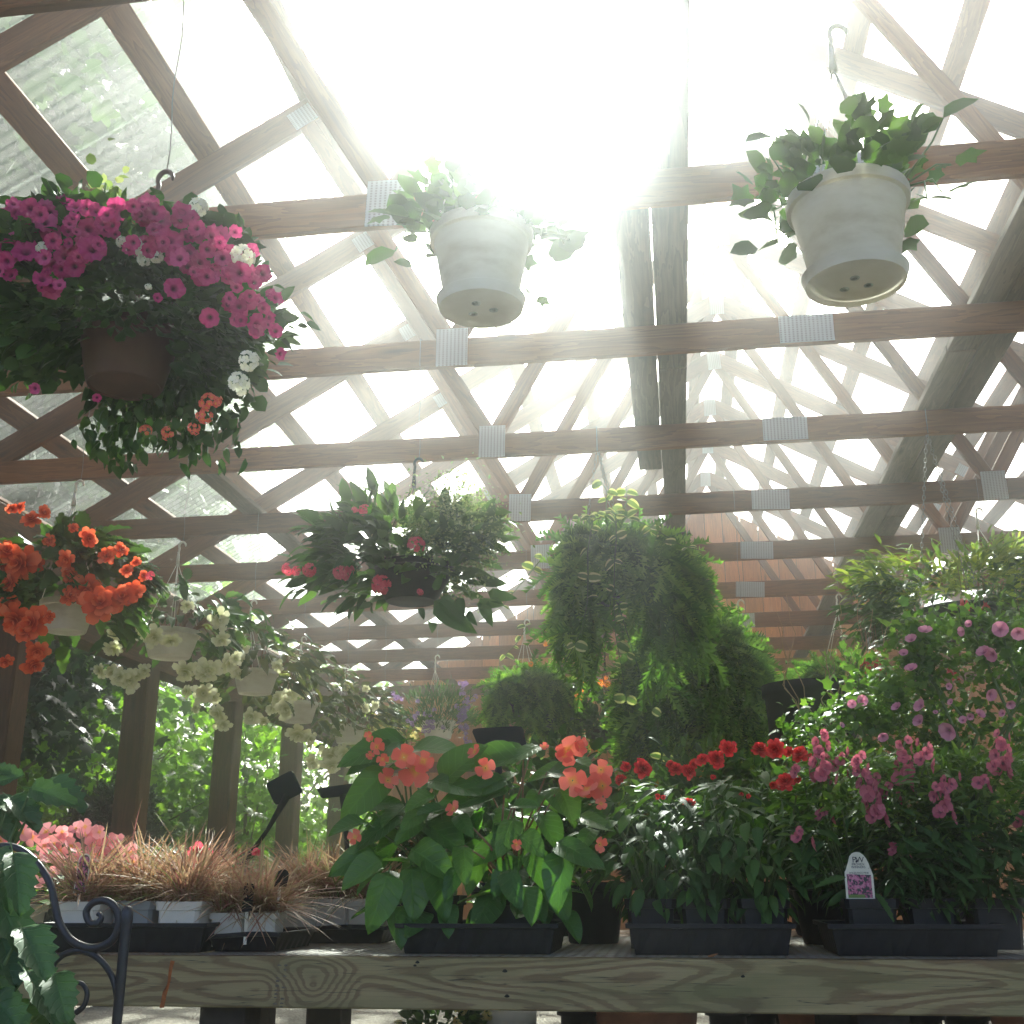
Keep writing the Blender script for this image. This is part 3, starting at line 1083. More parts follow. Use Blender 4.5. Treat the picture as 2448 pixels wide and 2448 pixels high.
front = bpart('front_rail', beam_mesh('front_rail', BX1 - BX0, 0.14, 0.038, 'bench_wood', 0.005), ((BX0 + BX1) / 2, BY0 + 0.019, BT - 0.07))
bpart('back_rail', beam_mesh('back_rail', BX1 - BX0, 0.14, 0.038, 'bench_wood', 0.005), ((BX0 + BX1) / 2, BY1 - 0.019, BT - 0.07))
cr_me = beam_mesh('cross_rail', BY1 - BY0 - 0.08, 0.089, 0.038, 'slat_wood')
for k in range(9):
    bpart('cross_rail', cr_me, (BX0 + 0.05 + k * (BX1 - BX0 - 0.1) / 8, (BY0 + BY1) / 2, BT - 0.046), (0, 1, 0))
leg_me = beam_mesh('leg', BT - 0.14, 0.14, 0.14, 'dark_timber')
lx = P(545, 2430, BY0 + 0.1)[0]
for X in (BX0 + 0.1, lx, lx + 1.9, BX1 - 0.1):
    for Y in (BY0 + 0.12, BY1 - 0.11):
        bpart('leg', leg_me, (X, Y, (BT - 0.14) / 2), (0, 0, 1), (1, 0, 0))
# expanded metal top: flat zigzag strands
mg = Geo()
dx, dy, sw = 0.030, 0.020, 0.0017
nxs = int((BX1 - BX0) / dx)
xs = np.arange(nxs + 1) * dx + BX0 - BL[0]
ny = int((BY1 - BY0) / (2 * dy)) + 1
for j in range(ny):
    yb = 0.0 + 2 * dy * j
    for fl in (1, -1):
        yy = yb + dy * 0.5 * fl * np.where(np.arange(nxs + 1) % 2 == 0, 1, -1) + (dy if fl < 0 else 0)
        V = np.concatenate([np.stack([xs, yy - sw, np.full_like(xs, BT + 0.0040)], -1),
                            np.stack([xs, yy + sw, np.full_like(xs, BT + 0.0046)], -1)])
        i = np.arange(nxs)
        F = np.concatenate([np.stack([i, i + 1, i + 2 + nxs], -1), np.stack([i, i + 2 + nxs, i + 1 + nxs], -1)])
        mg.add(V, F)
link('wire_mesh_top', mg.mesh('wire_mesh_top', 'mesh_steel', False), bench, 'stuff')
# lumber crayon stroke and nail holes on the front rail
fl_ = LOCAL[front.name].inverted()


def on_front(pts, name, mat, t=0.0012):
    """flat patch just proud of the front face, outline in photo pixels"""
    w = [P(x, y, BY0 - 0.0008) - BL for x, y in pts]
    n = len(w)
    c = np.mean(w, 0)
    V = [c] + list(w)
    F = [(0, i + 1, (i + 1) % n + 1) for i in range(n)]
    me = Geo().add(V, F).mesh(name, mat, False)
    link(name, me, front, None, fl_)


on_front([(408, 2296), (418, 2298), (412, 2316), (408, 2342), (403, 2362), (398, 2380), (392, 2409), (381, 2410), (386, 2388), (389, 2371), (397, 2366), (402, 2340), (404, 2315)], 'crayon_mark', 'crayon')
for cx, cyy, r in ((1207, 2321, 6), (1212, 2381, 6), (1776, 2334, 5), (992, 2308, 4), (998, 2300, 5)):
    on_front([(cx + r * math.cos(a) * (1 + .3 * math.sin(3 * a)), cyy + r * .7 * math.sin(a)) for a in np.arange(9) * 0.698], 'nail_hole', 'ink')
rs = random.Random(5)
for col_, (x0, dxx) in enumerate(((668, -0.05), (684, -0.05))):      # worn grade stamp, strokes only
    yy = 2306
    while yy < 2408:
        hh = rs.uniform(4, 10)
        if rs.random() < 0.75:
            xx = x0 - (yy - 2306) * 0.11
            on_front([(xx - 5, yy), (xx - 1, yy - 1), (xx + 5, yy + 1), (xx + 4, yy + hh * .4), (xx - 4, yy + hh * .5)], 'stamp_mark', 'stamp_ink')
        yy += hh + 2


# ------------------------------------------------------------------ pots, trays, hangers
def pot_prof(r, h, taper=0.72, lip=0.012, lipz=0.03, t=0.004):
    rb = r * taper
    return [(0.001, 0.004), (rb * 0.9, 0.004), (rb * 0.96, 0.0), (rb, 0.006), (r - lip * 0.8, h - lipz), (r, h - lipz + 0.002),
            (r + 0.002, h - 0.004), (r, h), (r - t, h), (r - t - 0.002, h - 0.02), (r - 0.012, h - 0.03), (0, h - 0.025)]


def round_pot(r, h, mat, **kw):
    return Geo().lathe(pot_prof(r, h, **kw), 32).mesh('pot', mat, True, 35)


def square_pot(w, h, mat, taper=0.78, lip=0.006):
    def sq(s_, z, c=0.16):
        p = []
        for sx, sy in ((1, 1), (-1, 1), (-1, -1), (1, -1)):
            q = [(sx * s_, sy * s_ * (1 - c)), (sx * s_ * (1 - c), sy * s_)]
            if sx * sy < 0:
                q = q[::-1]
            p += [(a, b, z) for a, b in q]
        return p
    w2 = w / 2
    g = Geo()
    g.rings([sq(w2 * taper * 0.5, 0.002), sq(w2 * taper, 0.0), sq(w2 * 0.96 - lip, h * 0.80), sq(w2 * 0.97, h * 0.81), sq(w2, h), sq(w2 - 0.004, h), sq(w2 - 0.008, h * 0.9), sq(0.004, h * 0.88)])
    return g.mesh('pot', mat, False)


def tray(label, X0, X1, Y0, Y1, z=None, h=0.075, group=None, warp=0.0, rot=0.0):
    z = BT + 0.0062 if z is None else z
    cx, cyy = (X0 + X1) / 2, (Y0 + Y1) / 2
    t = thing('plant_tray', label, 'tray', (cx, cyy, z), group)
    t.rotation_euler[2] = rot
    g = Geo()
    w, d = (X1 - X0) / 2, (Y1 - Y0) / 2
    loops = []
    for dd, zz in ((-0.018, 0.0), (-0.004, h - 0.014), (0.008, h - 0.012), (0.009, h), (0.002, h), (-0.008, h - 0.004), (-0.022, 0.004)):
        lp_ = []
        N_ = 14
        for side in range(4):
            for i in range(N_):
                f = i / N_ * 2 - 1
                rib = 0.003 if (i % 2 and zz < h - 0.02 and dd > -0.02) else 0.0
                a = w + dd - rib
                b = d + dd - rib
                x, y = [(f * w if abs(f) < 1 else f * a, -b), (a, f * d if abs(f) < 1 else f * b), (-f * w if abs(f) < 1 else -f * a, b), (-a, -f * d if abs(f) < 1 else -f * b)][side]
                if i == 0:
                    x, y = [(-a, -b), (a, -b), (a, b), (-a, b)][side]
                zw = zz + warp * math.sin((x / w) * 2.2 + 0.6) * (zz / h)
                lp_.append((x, y, zw))
        loops.append(lp_)
    g.rings(loops)
    o = link('tray_shell', g.mesh('tray_shell', 'black_plastic', False), t)
    bt = Geo().box((0, 0, 0.006), (2 * w - 0.05, 2 * d - 0.05, 0.004)).mesh('tray_floor', 'black_plastic', False)
    link('tray_floor', bt, t)
    return t


def hanger_parts(t, rim_r, rim_z, apex, top, mat='white_plastic', n=4, hook=0.11, wire=True):
    """strands from the rim to the apex, a flat hooked handle, and a wire up to the chord. local coords of t"""
    apex = np.asarray(apex, float)
    g = Geo()
    for i in range(n):
        a = i / n * 2 * math.pi + 0.5
        p0 = np.array([rim_r * math.cos(a), rim_r * math.sin(a), rim_z])
        g.tube([p0, p0 * 0.55 + apex * 0.45 + [0, 0, -0.004], apex], 0.0022, 5)
    # handle: strap then hook
    g.tube([apex + [0, 0, -0.01], apex + [0, 0, hook * 0.45]], [0.011, 0.006], 6)
    hk = []
    for i in range(11):
        a = -0.6 + i / 10 * 3.9
        hk.append(apex + [0.020 - 0.020 * math.cos(a), 0, hook * 0.62 + 0.024 * math.sin(a) + 0.012])
    hk = [apex + [0, 0, hook * 0.4]] + hk
    g.tube(hk, [0.006] + [0.0065] * 8 + [0.006, 0.005, 0.003], 6)
    link('hanger', g.mesh('hanger', mat), t)
    hz_ = apex[2] + hook * 0.62 + 0.034
    if wire and top is not None and top > hz_ + 0.02:
        w = Geo()
        x0 = apex[0] + 0.020
        n_ = 8
        pts = [(x0 + 0.004 * math.sin(i * 1.3), 0.002 * math.cos(i), hz_ + (top - hz_) * i / n_) for i in range(n_ + 1)]
        w.tube(pts, 0.0016, 5)
        # loop round the chord
        lp_ = [(x0, 0.026 * s1, top + z1) for s1, z1 in ((0.2, 0), (-1, 0.01), (-1.0, 0.145), (0, 0.150), (1, 0.145), (1, 0.01), (0.2, 0))]
        w.tube(lp_, 0.0016, 5)
        link('wire', w.mesh('wire', 'wire_metal'), t)


def chain_parts(t, rim_r, rim_z, apex, top, n=3, mat='wire_metal'):
    apex = np.asarray(apex, float)
    g = Geo()
    for i in range(n):
        a = i / n * 2 * math.pi + 0.9
        p0 = np.array([rim_r * math.cos(a), rim_r * math.sin(a), rim_z])
        Ln = np.linalg.norm(apex - p0)
        d = (apex - p0) / Ln
        k = int(Ln / 0.026)
        sx = norm(np.cross(d, [0.3, 1, 0.1]))
        sy = np.cross(d, sx)
        for j in range(k):
            c = p0 + d * (j + 0.5) * Ln / k
            e = sx if j % 2 else sy
            ring = [c + d * 0.0165 * math.cos(b) + e * 0.0075 * math.sin(b) for b in np.arange(9) / 8 * 2 * math.pi]
            g.tube(ring, 0.0019, 4, False)
    ring = [apex + np.array([0.018 * math.cos(b), 0, 0.02 + 0.022 * math.sin(b)]) for b in np.arange(11) / 10 * 2 * math.pi]
    g.tube(ring, 0.003, 5, False)
    link('chain_hanger', g.mesh('chain_hanger', mat), t)
    if top is not None:
        w = Geo()
        w.tube([apex + [0, 0, 0.04], (apex[0], -0.024, top), (apex[0], -0.026, top + 0.146), (apex[0], 0.026, top + 0.148), (apex[0], 0.026, top), (apex[0], 0, top - 0.01)], 0.003, 5)
        link('wire', w.mesh('wire', mat), t)


def face_frame(n, spin):
    """rotation whose third column is n"""
    n = norm(n)
    a = norm(np.cross([0.13, 0.2, 1.0], n))
    b = np.cross(n, a)
    c, s_ = math.cos(spin), math.sin(spin)
    return np.stack([a * c + b * s_, -a * s_ + b * c, n], -1)


def put_flowers(t, base, meshes, spots, Y, name='flower', crop=(0, 0, 1.0), rscale=1.0, jit=0.10, center=None, up=0.15, droop=0.0, face=0.75):
    """flowers at photo positions: (x, y, r) in a crop; depth from the plant they sit on"""
    ox, oy, sc_ = crop
    for sp in spots:
        x, y, r = (sp + (40,))[:3] if len(sp) < 3 else sp
        yy = Y + random.uniform(-jit, jit * 0.4)
        p = P(ox + x * sc_, oy + y * sc_, yy)
        s_ = r * sc_ * kpx(p) * rscale
        tocam = norm(CAMP - p)
        n = tocam * face + np.array([0, 0, up]) + rnd_dir() * 0.55
        if center is not None:
            n = n + norm(p - np.asarray(center)) * 0.6
        n[2] -= droop
        inst(name, random.choice(meshes), t, p - base, face_frame(n, random.uniform(0, 6.28)), s_)


def flower_set(name, mat, kind, k=3, **kw):
    out = []
    for i in range(k):
        tp = {'simple': flower_simple, 'double': flower_double, 'cluster': cluster_tpl}.get(kind)
        v = flower_trumpet(i) if kind == 'trumpet' else tp(seed=i + 1, **kw)
        out.append(to_mesh(name, v, mat))
    return out


FM = {
    'petunia': flower_set('flower', 'petal_magenta', 'trumpet', 4),
    'orange': flower_set('flower', 'petal_orange', 'double', 4, layers=4, n=8, rag=0.28),
    'white': flower_set('flower', 'petal_cream', 'double', 4, layers=3, n=8, rag=0.28),
    'red': flower_set('flower', 'petal_red', 'double', 3, layers=5, n=8, rag=0.20),
    'coral': flower_set('flower', 'petal_coral', 'simple', 4, n=4, cup=0.25, w=1.05, rag=0.16, rings_=1),
    'pink': flower_set('flower', 'petal_pink', 'simple', 3, n=4, cup=0.25, w=1.05, rag=0.14),
    'mallow': flower_set('flower', 'petal_mallow', 'simple', 3, n=5, cup=0.5, w=1.15, rag=0.08),
    'verbena': flower_set('flower_head', 'petal_white', 'cluster', 3, n=11, r=0.42),
    'pentas': flower_set('flower_head', 'petal_cerise', 'cluster', 3, n=18, r=0.34),
    'coralhead': flower_set('flower_head', 'petal_coral', 'cluster', 2, n=9, r=0.40),
    'lantana': flower_set('flower_head', 'petal_lantana', 'cluster', 2, n=16, r=0.34),
    'purple': flower_set('flower', 'petal_purple', 'cluster', 2, n=8, r=0.45),
    'yellow': flower_set('flower_head', 'petal_yellow', 'cluster', 2, n=10, r=0.42),
}


def chord_above(Y):
    return min(TRUSS_Y, key=lambda v: abs(v - Y))


def basket_base(x, y, Y):
    return P(x, y, Y)


HANG = 'hanging baskets on the roof trusses'

# ---- 1 petunia basket, top left
Y = TRUSS_Y[1]
rim = P(312, 790, Y)
r = 122 * kpx(rim)
base = rim - [0, 0, 0.15]
t = thing('hanging_basket', 'hanging basket of magenta petunias and cream verbena in brown pot, upper left', 'hanging basket', base, HANG)
link('pot', round_pot(r, 0.15, 'brown_plastic'), t)
hanger_parts(t, r * 0.95, 0.15, (0.03, 0, 0.45), CB - base[2], mat='brown_plastic', hook=0.18)
g = Geo()
pts = dome_points(5200, 0.37, 0.34, 0.16, 0.20, 0.6, 70, 0.12)
pts[:, 2] += 0.20
low = (np.hypot(pts[:, 0], pts[:, 1]) < 0.15) & (pts[:, 2] < 0.085)
pts = pts[~low]
scatter_leaves(g, [T_OV, T_ROUND], pts, norm(pts - [0, 0, 0.1]) + rnd_dir(len(pts)) * 0.6, (0.028, 0.055))
a_ = RNG.uniform(0, 2 * math.pi, 420)
r_ = RNG.uniform(0.12, 0.2, 420)
rp_ = np.stack([r_ * np.cos(a_), r_ * np.sin(a_), RNG.uniform(0.07, 0.2, 420)], -1)
scatter_leaves(g, [T_OV, T_ROUND], rp_, norm(rp_ * [1, 1, 0]) + [0, 0, -0.6] + rnd_dir(420) * 0.4, (0.03, 0.055))
# trailing growth under the pot on the far side
tp_ = np.stack([RNG.uniform(-0.15, 0.22, 520), RNG.uniform(0.05, 0.26, 520), RNG.uniform(-0.11, 0.12, 520)], -1)
scatter_leaves(g, [T_OV], tp_, rnd_dir(520) * 0.6 + [0, 0, -0.8], (0.025, 0.05))
link('foliage', g.mesh('foliage', 'leaf_dark'), t, 'stuff')
C1 = (0, 400, 0.3623)
pet = [(40, 330, 70), (110, 300, 70), (200, 270, 70), (265, 310, 60), (330, 300, 55), (430, 220, 60), (500, 260, 60), (575, 270, 60), (640, 290, 60), (705, 310, 55),
       (680, 370, 60), (800, 300, 60), (880, 255, 50), (925, 315, 60), (1060, 345, 75), (1190, 345, 65), (1120, 480, 95), (1400, 450, 70), (1445, 540, 75), (1480, 640, 70), (1540, 690, 60),
       (1400, 700, 55), (110, 450, 85), (170, 560, 95), (340, 440, 75), (450, 420, 50), (430, 590, 75), (610, 540, 95), (550, 480, 60), (340, 800, 75), (1150, 800, 75),
       (1040, 860, 35), (1580, 930, 70), (1700, 880, 50), (1740, 930, 45), (1690, 1080, 50), (1680, 760, 50), (1820, 860, 55), (1820, 1080, 50), (1850, 1230, 45), (1560, 790, 45),
       (1500, 600, 60), (640, 1520, 32), (230, 1460, 40), (1280, 690, 40), (740, 380, 60), (300, 260, 55), (40, 520, 60), (20, 640, 55), (480, 340, 55), (1000, 300, 50), (1300, 400, 60), (1250, 560, 60),
       (90, 240, 50), (160, 330, 60), (1650, 850, 45), (1590, 1010, 45), (1780, 990, 45)]
for k in range(95):
    a_ = random.uniform(-3.1, 0.3)
    f_ = random.uniform(0.5, 1.04)
    pet.append((860 + 930 * f_ * math.cos(a_), 830 + 570 * f_ * math.sin(a_) + (80 if a_ > -0.2 else 0), random.uniform(32, 82)))
put_flowers(t, base, FM['petunia'], pet, Y - 0.36, crop=C1, rscale=0.95, jit=0.10, center=rim, up=0.2)
put_flowers(t, base, FM['verbena'], [(810, 495, 45), (890, 500, 45), (950, 555, 55), (1030, 590, 50), (950, 610, 50), (1600, 590, 85), (1310, 265, 70), (1640, 1280, 75), (1575, 1430, 80), (280, 535, 45), (980, 790, 25)],
            Y - 0.38, 'verbena_head', C1, jit=0.04, center=rim)
put_flowers(t, base, FM['coralhead'], [(1380, 1555, 70), (1350, 1640, 60), (1280, 1725, 45), (1430, 1540, 40), (960, 1740, 45), (1110, 1755, 50), (370, 175, 25)], Y - 0.05, 'trailing_flower', C1, jit=0.05)
gg_ = Geo()
pp = P(690 * .3623, 400 + 175 * .3623, Y - 0.05) - base
q = pp + RNG.normal(size=(70, 3)) * [0.03, 0.03, 0.045]
scatter_leaves(gg_, [T_ROUND], q, rnd_dir(70) + [0, 0, 0.8], (0.015, 0.032))
gg_.tube([pp - [0, 0, 0.2], pp + [0, 0, 0.03]], 0.003, 5)
link('pale_sprig', gg_.mesh('pale_sprig', 'leaf_pale'), t, 'stuff')

# ---- 2, 3 white pots against the glare


def geranium_pot(label, bx, by, wpx, seed, leafside, Y, hgt=0.19):
    bot = P(bx, by, Y)
    r = wpx / 2 * kpx(bot + [0, 0, hgt])
    t = thing('hanging_basket', label, 'hanging basket', bot, HANG)
    link('pot', round_pot(r, hgt, 'pot_plastic', taper=0.70), t)
    sg = Geo().lathe([(0, -0.012), (r * 0.80, -0.012), (r * 0.86, 0.012), (r * 0.84, 0.014), (r * 0.74, 0.001)], 32)
    link('saucer', sg.mesh('saucer', 'pot_plastic', True, 35), t)
    dg = Geo()
    for a in (0.3, 2.4, 4.5):
        dg.lathe([(0.0, -0.0128), (0.011, -0.0128), (0.011, -0.0122)], 10, (0.03 * math.cos(a), 0.03 * math.sin(a), 0))
    link('drain_holes', dg.mesh('drain_holes', 'grey_plastic'), t)
    hanger_parts(t, r * 0.95, hgt, (0, 0, hgt + 0.36), CB - bot[2], hook=0.14)
    gl_ = Geo()
    k = 210
    a = RNG.uniform(0, 2 * math.pi, k)
    rr = r * RNG.uniform(0.5, 1.55, k)
    pts = np.stack([rr * np.cos(a), rr * np.sin(a), hgt + RNG.uniform(-0.02, 0.15, k) - np.maximum(0, rr - r) * RNG.uniform(0, 1.6, k)], -1)
    scatter_leaves(gl_, [T_IVY, T_ROUND], pts, norm(pts - [0, 0, hgt - 0.1]) * 1.0 + rnd_dir(k) * 0.5, (0.04, 0.075))
    link('foliage', gl_.mesh('foliage', 'leaf_mid'), t, 'stuff')
    sg = Stems()
    for sx in leafside:
        p0 = np.array([sx * r * 0.8, -0.02, hgt])
        for q in range(4):
            e = p0 + np.array([sx * RNG.uniform(0.04, 0.13), RNG.uniform(-0.08, 0.05), RNG.uniform(-0.12, 0.20)])
            m_ = (p0 + e) / 2 + [sx * 0.03, 0, 0.03]
            sg.tube([p0, m_, e], [0.003, 0.0025, 0.002], 5)
            inst('leaf', random.choice(GER_LEAF), t, e, frame(np.array([sx, -0.4, RNG.uniform(-.6, .6)]), np.array([0.2, -0.5, 1.0]) + rnd_dir() * 0.5), RNG.uniform(0.05, 0.085))
    sg.out(t, 'stem_green')
    return t, r


GER_LEAF = [to_mesh('leaf', T_IVY, 'leaf_mid'), to_mesh('leaf', T_ROUND, 'leaf_mid')]
Y = TRUSS_Y[1]
geranium_pot('cream hanging pot of ivy geranium, dissolving in glare left of the lapped plank', 1150, 728, 245, 1, (1, 1, -1), Y)
geranium_pot('cream hanging pot of leafy geranium in the glare at upper right', 2045, 668, 285, 2, (-1, 1), Y, 0.21)

# ---- 4 orange begonia, left
Y = TRUSS_Y[3]
rim = P(165, 1440, Y)
r = 0.125
base = rim - [0, 0, 0.14]
t = thing('hanging_basket', 'hanging basket of double orange begonias in white pot at left edge', 'hanging basket', base, HANG)
link('pot', round_pot(r, 0.14, 'pot_plastic'), t)
ap = P(176, 1205, Y) - base
hanger_parts(t, r * 0.95, 0.14, ap, CB - base[2], hook=0.13)
g = Geo()
pts = dome_points(420, 0.30, 0.28, 0.26, 0.22, 0.6, 60, 0.12)
pts[:, 2] += 0.19
pts = pts[~((np.hypot(pts[:, 0], pts[:, 1]) < 0.15) & (pts[:, 2] < 0.13))]
pts = pts[~((pts[:, 2] < 0.12) & (pts[:, 0] > 0.0) & (pts[:, 1] < 0.05))]
scatter_leaves(g, [leaf_tpl(0.5, 5, 0.4, 0.3, asym=0.2, serr=2)], pts, norm(pts * [1, 1, 0.3]) + [0, 0, -0.35] + rnd_dir(len(pts)) * 0.35, (0.09, 0.15))
link('foliage', g.mesh('foliage', 'leaf_mid'), t, 'stuff')
C0 = (0, 800, 0.4244)
put_flowers(t, base, FM['orange'], [(70, 980, 32), (120, 975, 32), (180, 1045, 52), (250, 1000, 36), (410, 1090, 32), (500, 1145, 52), (275, 1160, 35), (375, 1265, 50), (390, 1350, 45), (605, 1250, 50), (680, 1215, 42),
             (770, 1280, 28), (805, 1355, 30), (715, 1330, 35), (130, 1290, 100), (40, 1230, 70), (200, 1270, 60), (100, 1600, 95), (60, 1530, 70), (190, 1620, 85), (390, 1470, 50), (490, 1440, 85), (570, 1520, 105), (630, 1500, 70),
             (690, 1480, 75), (740, 1450, 65), (280, 1590, 35), (210, 1780, 60), (190, 1860, 60), (60, 1400, 50), (150, 1670, 60), (20, 1310, 60), (30, 1840, 40)], Y - 0.27, crop=C0, jit=0.10, center=rim, droop=0.2)

# ---- 5-8 white begonias marching down the eave
C2 = (200, 1400, 0.3623)
LB = [leaf_tpl(0.5, 5, 0.4, 0.3, asym=0.2, serr=2), leaf_tpl(0.42, 5, 0.5, 0.3, asym=0.25)]


def white_begonia(label, rx_, ry_, Y, r, apex, spots, fol, seed, mat='leaf_mid', n=330):
    rim = P(rx_, ry_, Y)
    base = rim - [0, 0, 0.15]
    t = thing('hanging_basket', label, 'hanging basket', base, 'white begonia baskets along the eave')
    link('pot', round_pot(r, 0.15, 'pot_plastic'), t)
    ap = P(apex[0], apex[1], Y) - base
    hanger_parts(t, r * 0.95, 0.15, ap, CB - base[2], hook=0.14)
    g = Geo()
    fx, fz, fd = fol
    pts = dome_points(n, fx, 0.28, fz, fd, 0.5, 55, 0.13)
    pts[:, 2] += 0.19
    pts[:, 0] += 0.05
    pts = pts[~((np.hypot(pts[:, 0], pts[:, 1]) < r + 0.04) & (pts[:, 2] < 0.13))]
    pts = pts[~((pts[:, 1] < 0) & (abs(pts[:, 0] - 0.05) < r * 0.8) & (pts[:, 2] < 0.12))]
    scatter_leaves(g, LB, pts, norm(pts * [1, 1, 0.3]) + [0, 0, -0.4] + rnd_dir(len(pts)) * 0.5, (0.07, 0.13))
    link('foliage', g.mesh('foliage', mat), t, 'stuff')
    sg = Stems()
    for i in range(16):
        e = pts[RNG.integers(0, len(pts))]
        p0 = np.array([e[0] * 0.3, e[1] * 0.3, 0.14])
        sg.tube([p0, (p0 + e) / 2 + [0, 0, 0.08], e], [0.005, 0.004, 0.003], 5)
    sg.out(t, 'stem_red')
    put_flowers(t, base, FM['white'], spots, Y - 0.28, crop=C2, rscale=1.12, jit=0.12, center=rim, droop=0.35)
    return t


white_begonia('white begonia hanging basket next to the orange one, white round pot', 410, 1510, TRUSS_Y[4], 0.16, (425, 1345),
              [(200, 410, 60), (205, 310, 45), (355, 315, 40), (470, 340, 65), (575, 360, 50), (890, 220, 65), (915, 360, 50), (675, 560, 70), (830, 560, 70), (960, 500, 65), (300, 620, 70), (110, 560, 45), (190, 575, 45), (680, 130, 40), (210, 195, 40), (345, 600, 45), (240, 600, 50), (800, 590, 50), (1000, 480, 40), (400, 560, 40)],
              (0.42, 0.30, 0.24), 1, n=300)
white_begonia('second white begonia hanging basket from the left, trailing double blooms', 612, 1605, TRUSS_Y[5], 0.15, (598, 1478),
              [(1050, 420, 40), (1030, 490, 40), (1025, 580, 45), (790, 710, 60), (850, 730, 50), (685, 700, 40), (890, 840, 55), (920, 910, 50), (1110, 860, 55), (1190, 890, 35), (740, 810, 30), (1280, 530, 35), (760, 560, 45)],
              (0.42, 0.30, 0.28), 2, 'leaf_olive', n=300)
white_begonia('third white begonia hanging basket, blooms clustered on the left of its pot', 715, 1680, TRUSS_Y[6], 0.145, (719, 1560),
              [(1275, 745, 42), (1365, 720, 48), (1335, 815, 58), (1455, 710, 32), (1240, 815, 38), (1410, 970, 70), (1490, 1010, 40), (1430, 570, 35), (1340, 770, 40), (1390, 480, 30)],
              (0.40, 0.30, 0.30), 3, 'leaf_olive', n=280)
white_begonia('last white begonia hanging basket before the purple one, dense olive leaves', 835, 1735, TRUSS_Y[7], 0.145, (824, 1625),
              [(1740, 660, 32), (1860, 810, 30), (1720, 855, 18), (1640, 1120, 55), (1640, 1180, 60), (1600, 1110, 45), (1720, 1110, 45), (1510, 1170, 52), (1920, 790, 30), (1700, 1090, 40), (1860, 680, 25), (1760, 1160, 35)],
              (0.42, 0.34, 0.40), 4, 'leaf_olive', n=330)

# ---- 9 yellow-green basket behind
Y = TRUSS_Y[8]
rim = P(920, 1760, Y)
base = rim - [0, 0, 0.15]
t = thing('hanging_basket', 'small hanging basket of yellow blooms between white begonias and purple basket', 'hanging basket', base, HANG)
link('pot', round_pot(0.14, 0.15, 'white_plastic'), t)
hanger_parts(t, 0.13, 0.15, P(914, 1680, Y) - base, CB - base[2], hook=0.14)
g = Geo()
pts = dome_points(900, 0.32, 0.28, 0.20, 0.26, 0.5, 40, 0.15)
pts[:, 2] += 0.16
scatter_leaves(g, [T_OV], pts, norm(pts) + rnd_dir(len(pts)) * 0.6, (0.03, 0.06))
link('foliage', g.mesh('foliage', 'leaf_lime'), t, 'stuff')
put_flowers(t, base, FM['yellow'], [(random.uniform(870, 1010), random.uniform(1700, 1830), random.uniform(8, 16)) for _ in range(26)], Y - 0.2, 'flower_head', jit=0.1)

# ---- 10 purple flowers
Y = TRUSS_Y[7]
rim = P(1048, 1725, Y)
base = rim - [0, 0, 0.15]
t = thing('hanging_basket', 'hanging basket of small purple flower spikes in white pot', 'hanging basket', base, HANG)
link('pot', round_pot(0.15, 0.15, 'white_plastic'), t)
hanger_parts(t, 0.14, 0.15, P(1040, 1600, Y) - base, CB - base[2], hook=0.14)
g = Geo()
pts = dome_points(2200, 0.34, 0.30, 0.26, 0.16, 0.4, 50, 0.14)
pts[:, 2] += 0.18
pts = pts[~((np.hypot(pts[:, 0], pts[:, 1]) < 0.17) & (pts[:, 2] < 0.11))]
scatter_leaves(g, [T_NARROW], pts, norm(pts * [1, 1, 0.8]) + [0, 0, 0.4] + rnd_dir(len(pts)) * 0.5, (0.04, 0.08))
link('foliage', g.mesh('foliage', 'leaf_mid'), t, 'stuff')
C3 = (800, 1628, 0.4244)
spots = [(random.gauss(520, 50), random.gauss(215, 40), 14) for _ in range(18)] + [(random.gauss(730, 35), random.uniform(60, 350), 15) for _ in range(34)] + [(random.gauss(350, 20), random.gauss(95, 15), 14) for _ in range(6)] + [(random.gauss(725, 15), random.gauss(20, 14), 15) for _ in range(6)] + [(random.gauss(550, 20), random.uniform(250, 300), 12) for _ in range(6)]
put_flowers(t, base, FM['purple'], spots, Y - 0.24, crop=C3, jit=0.08)


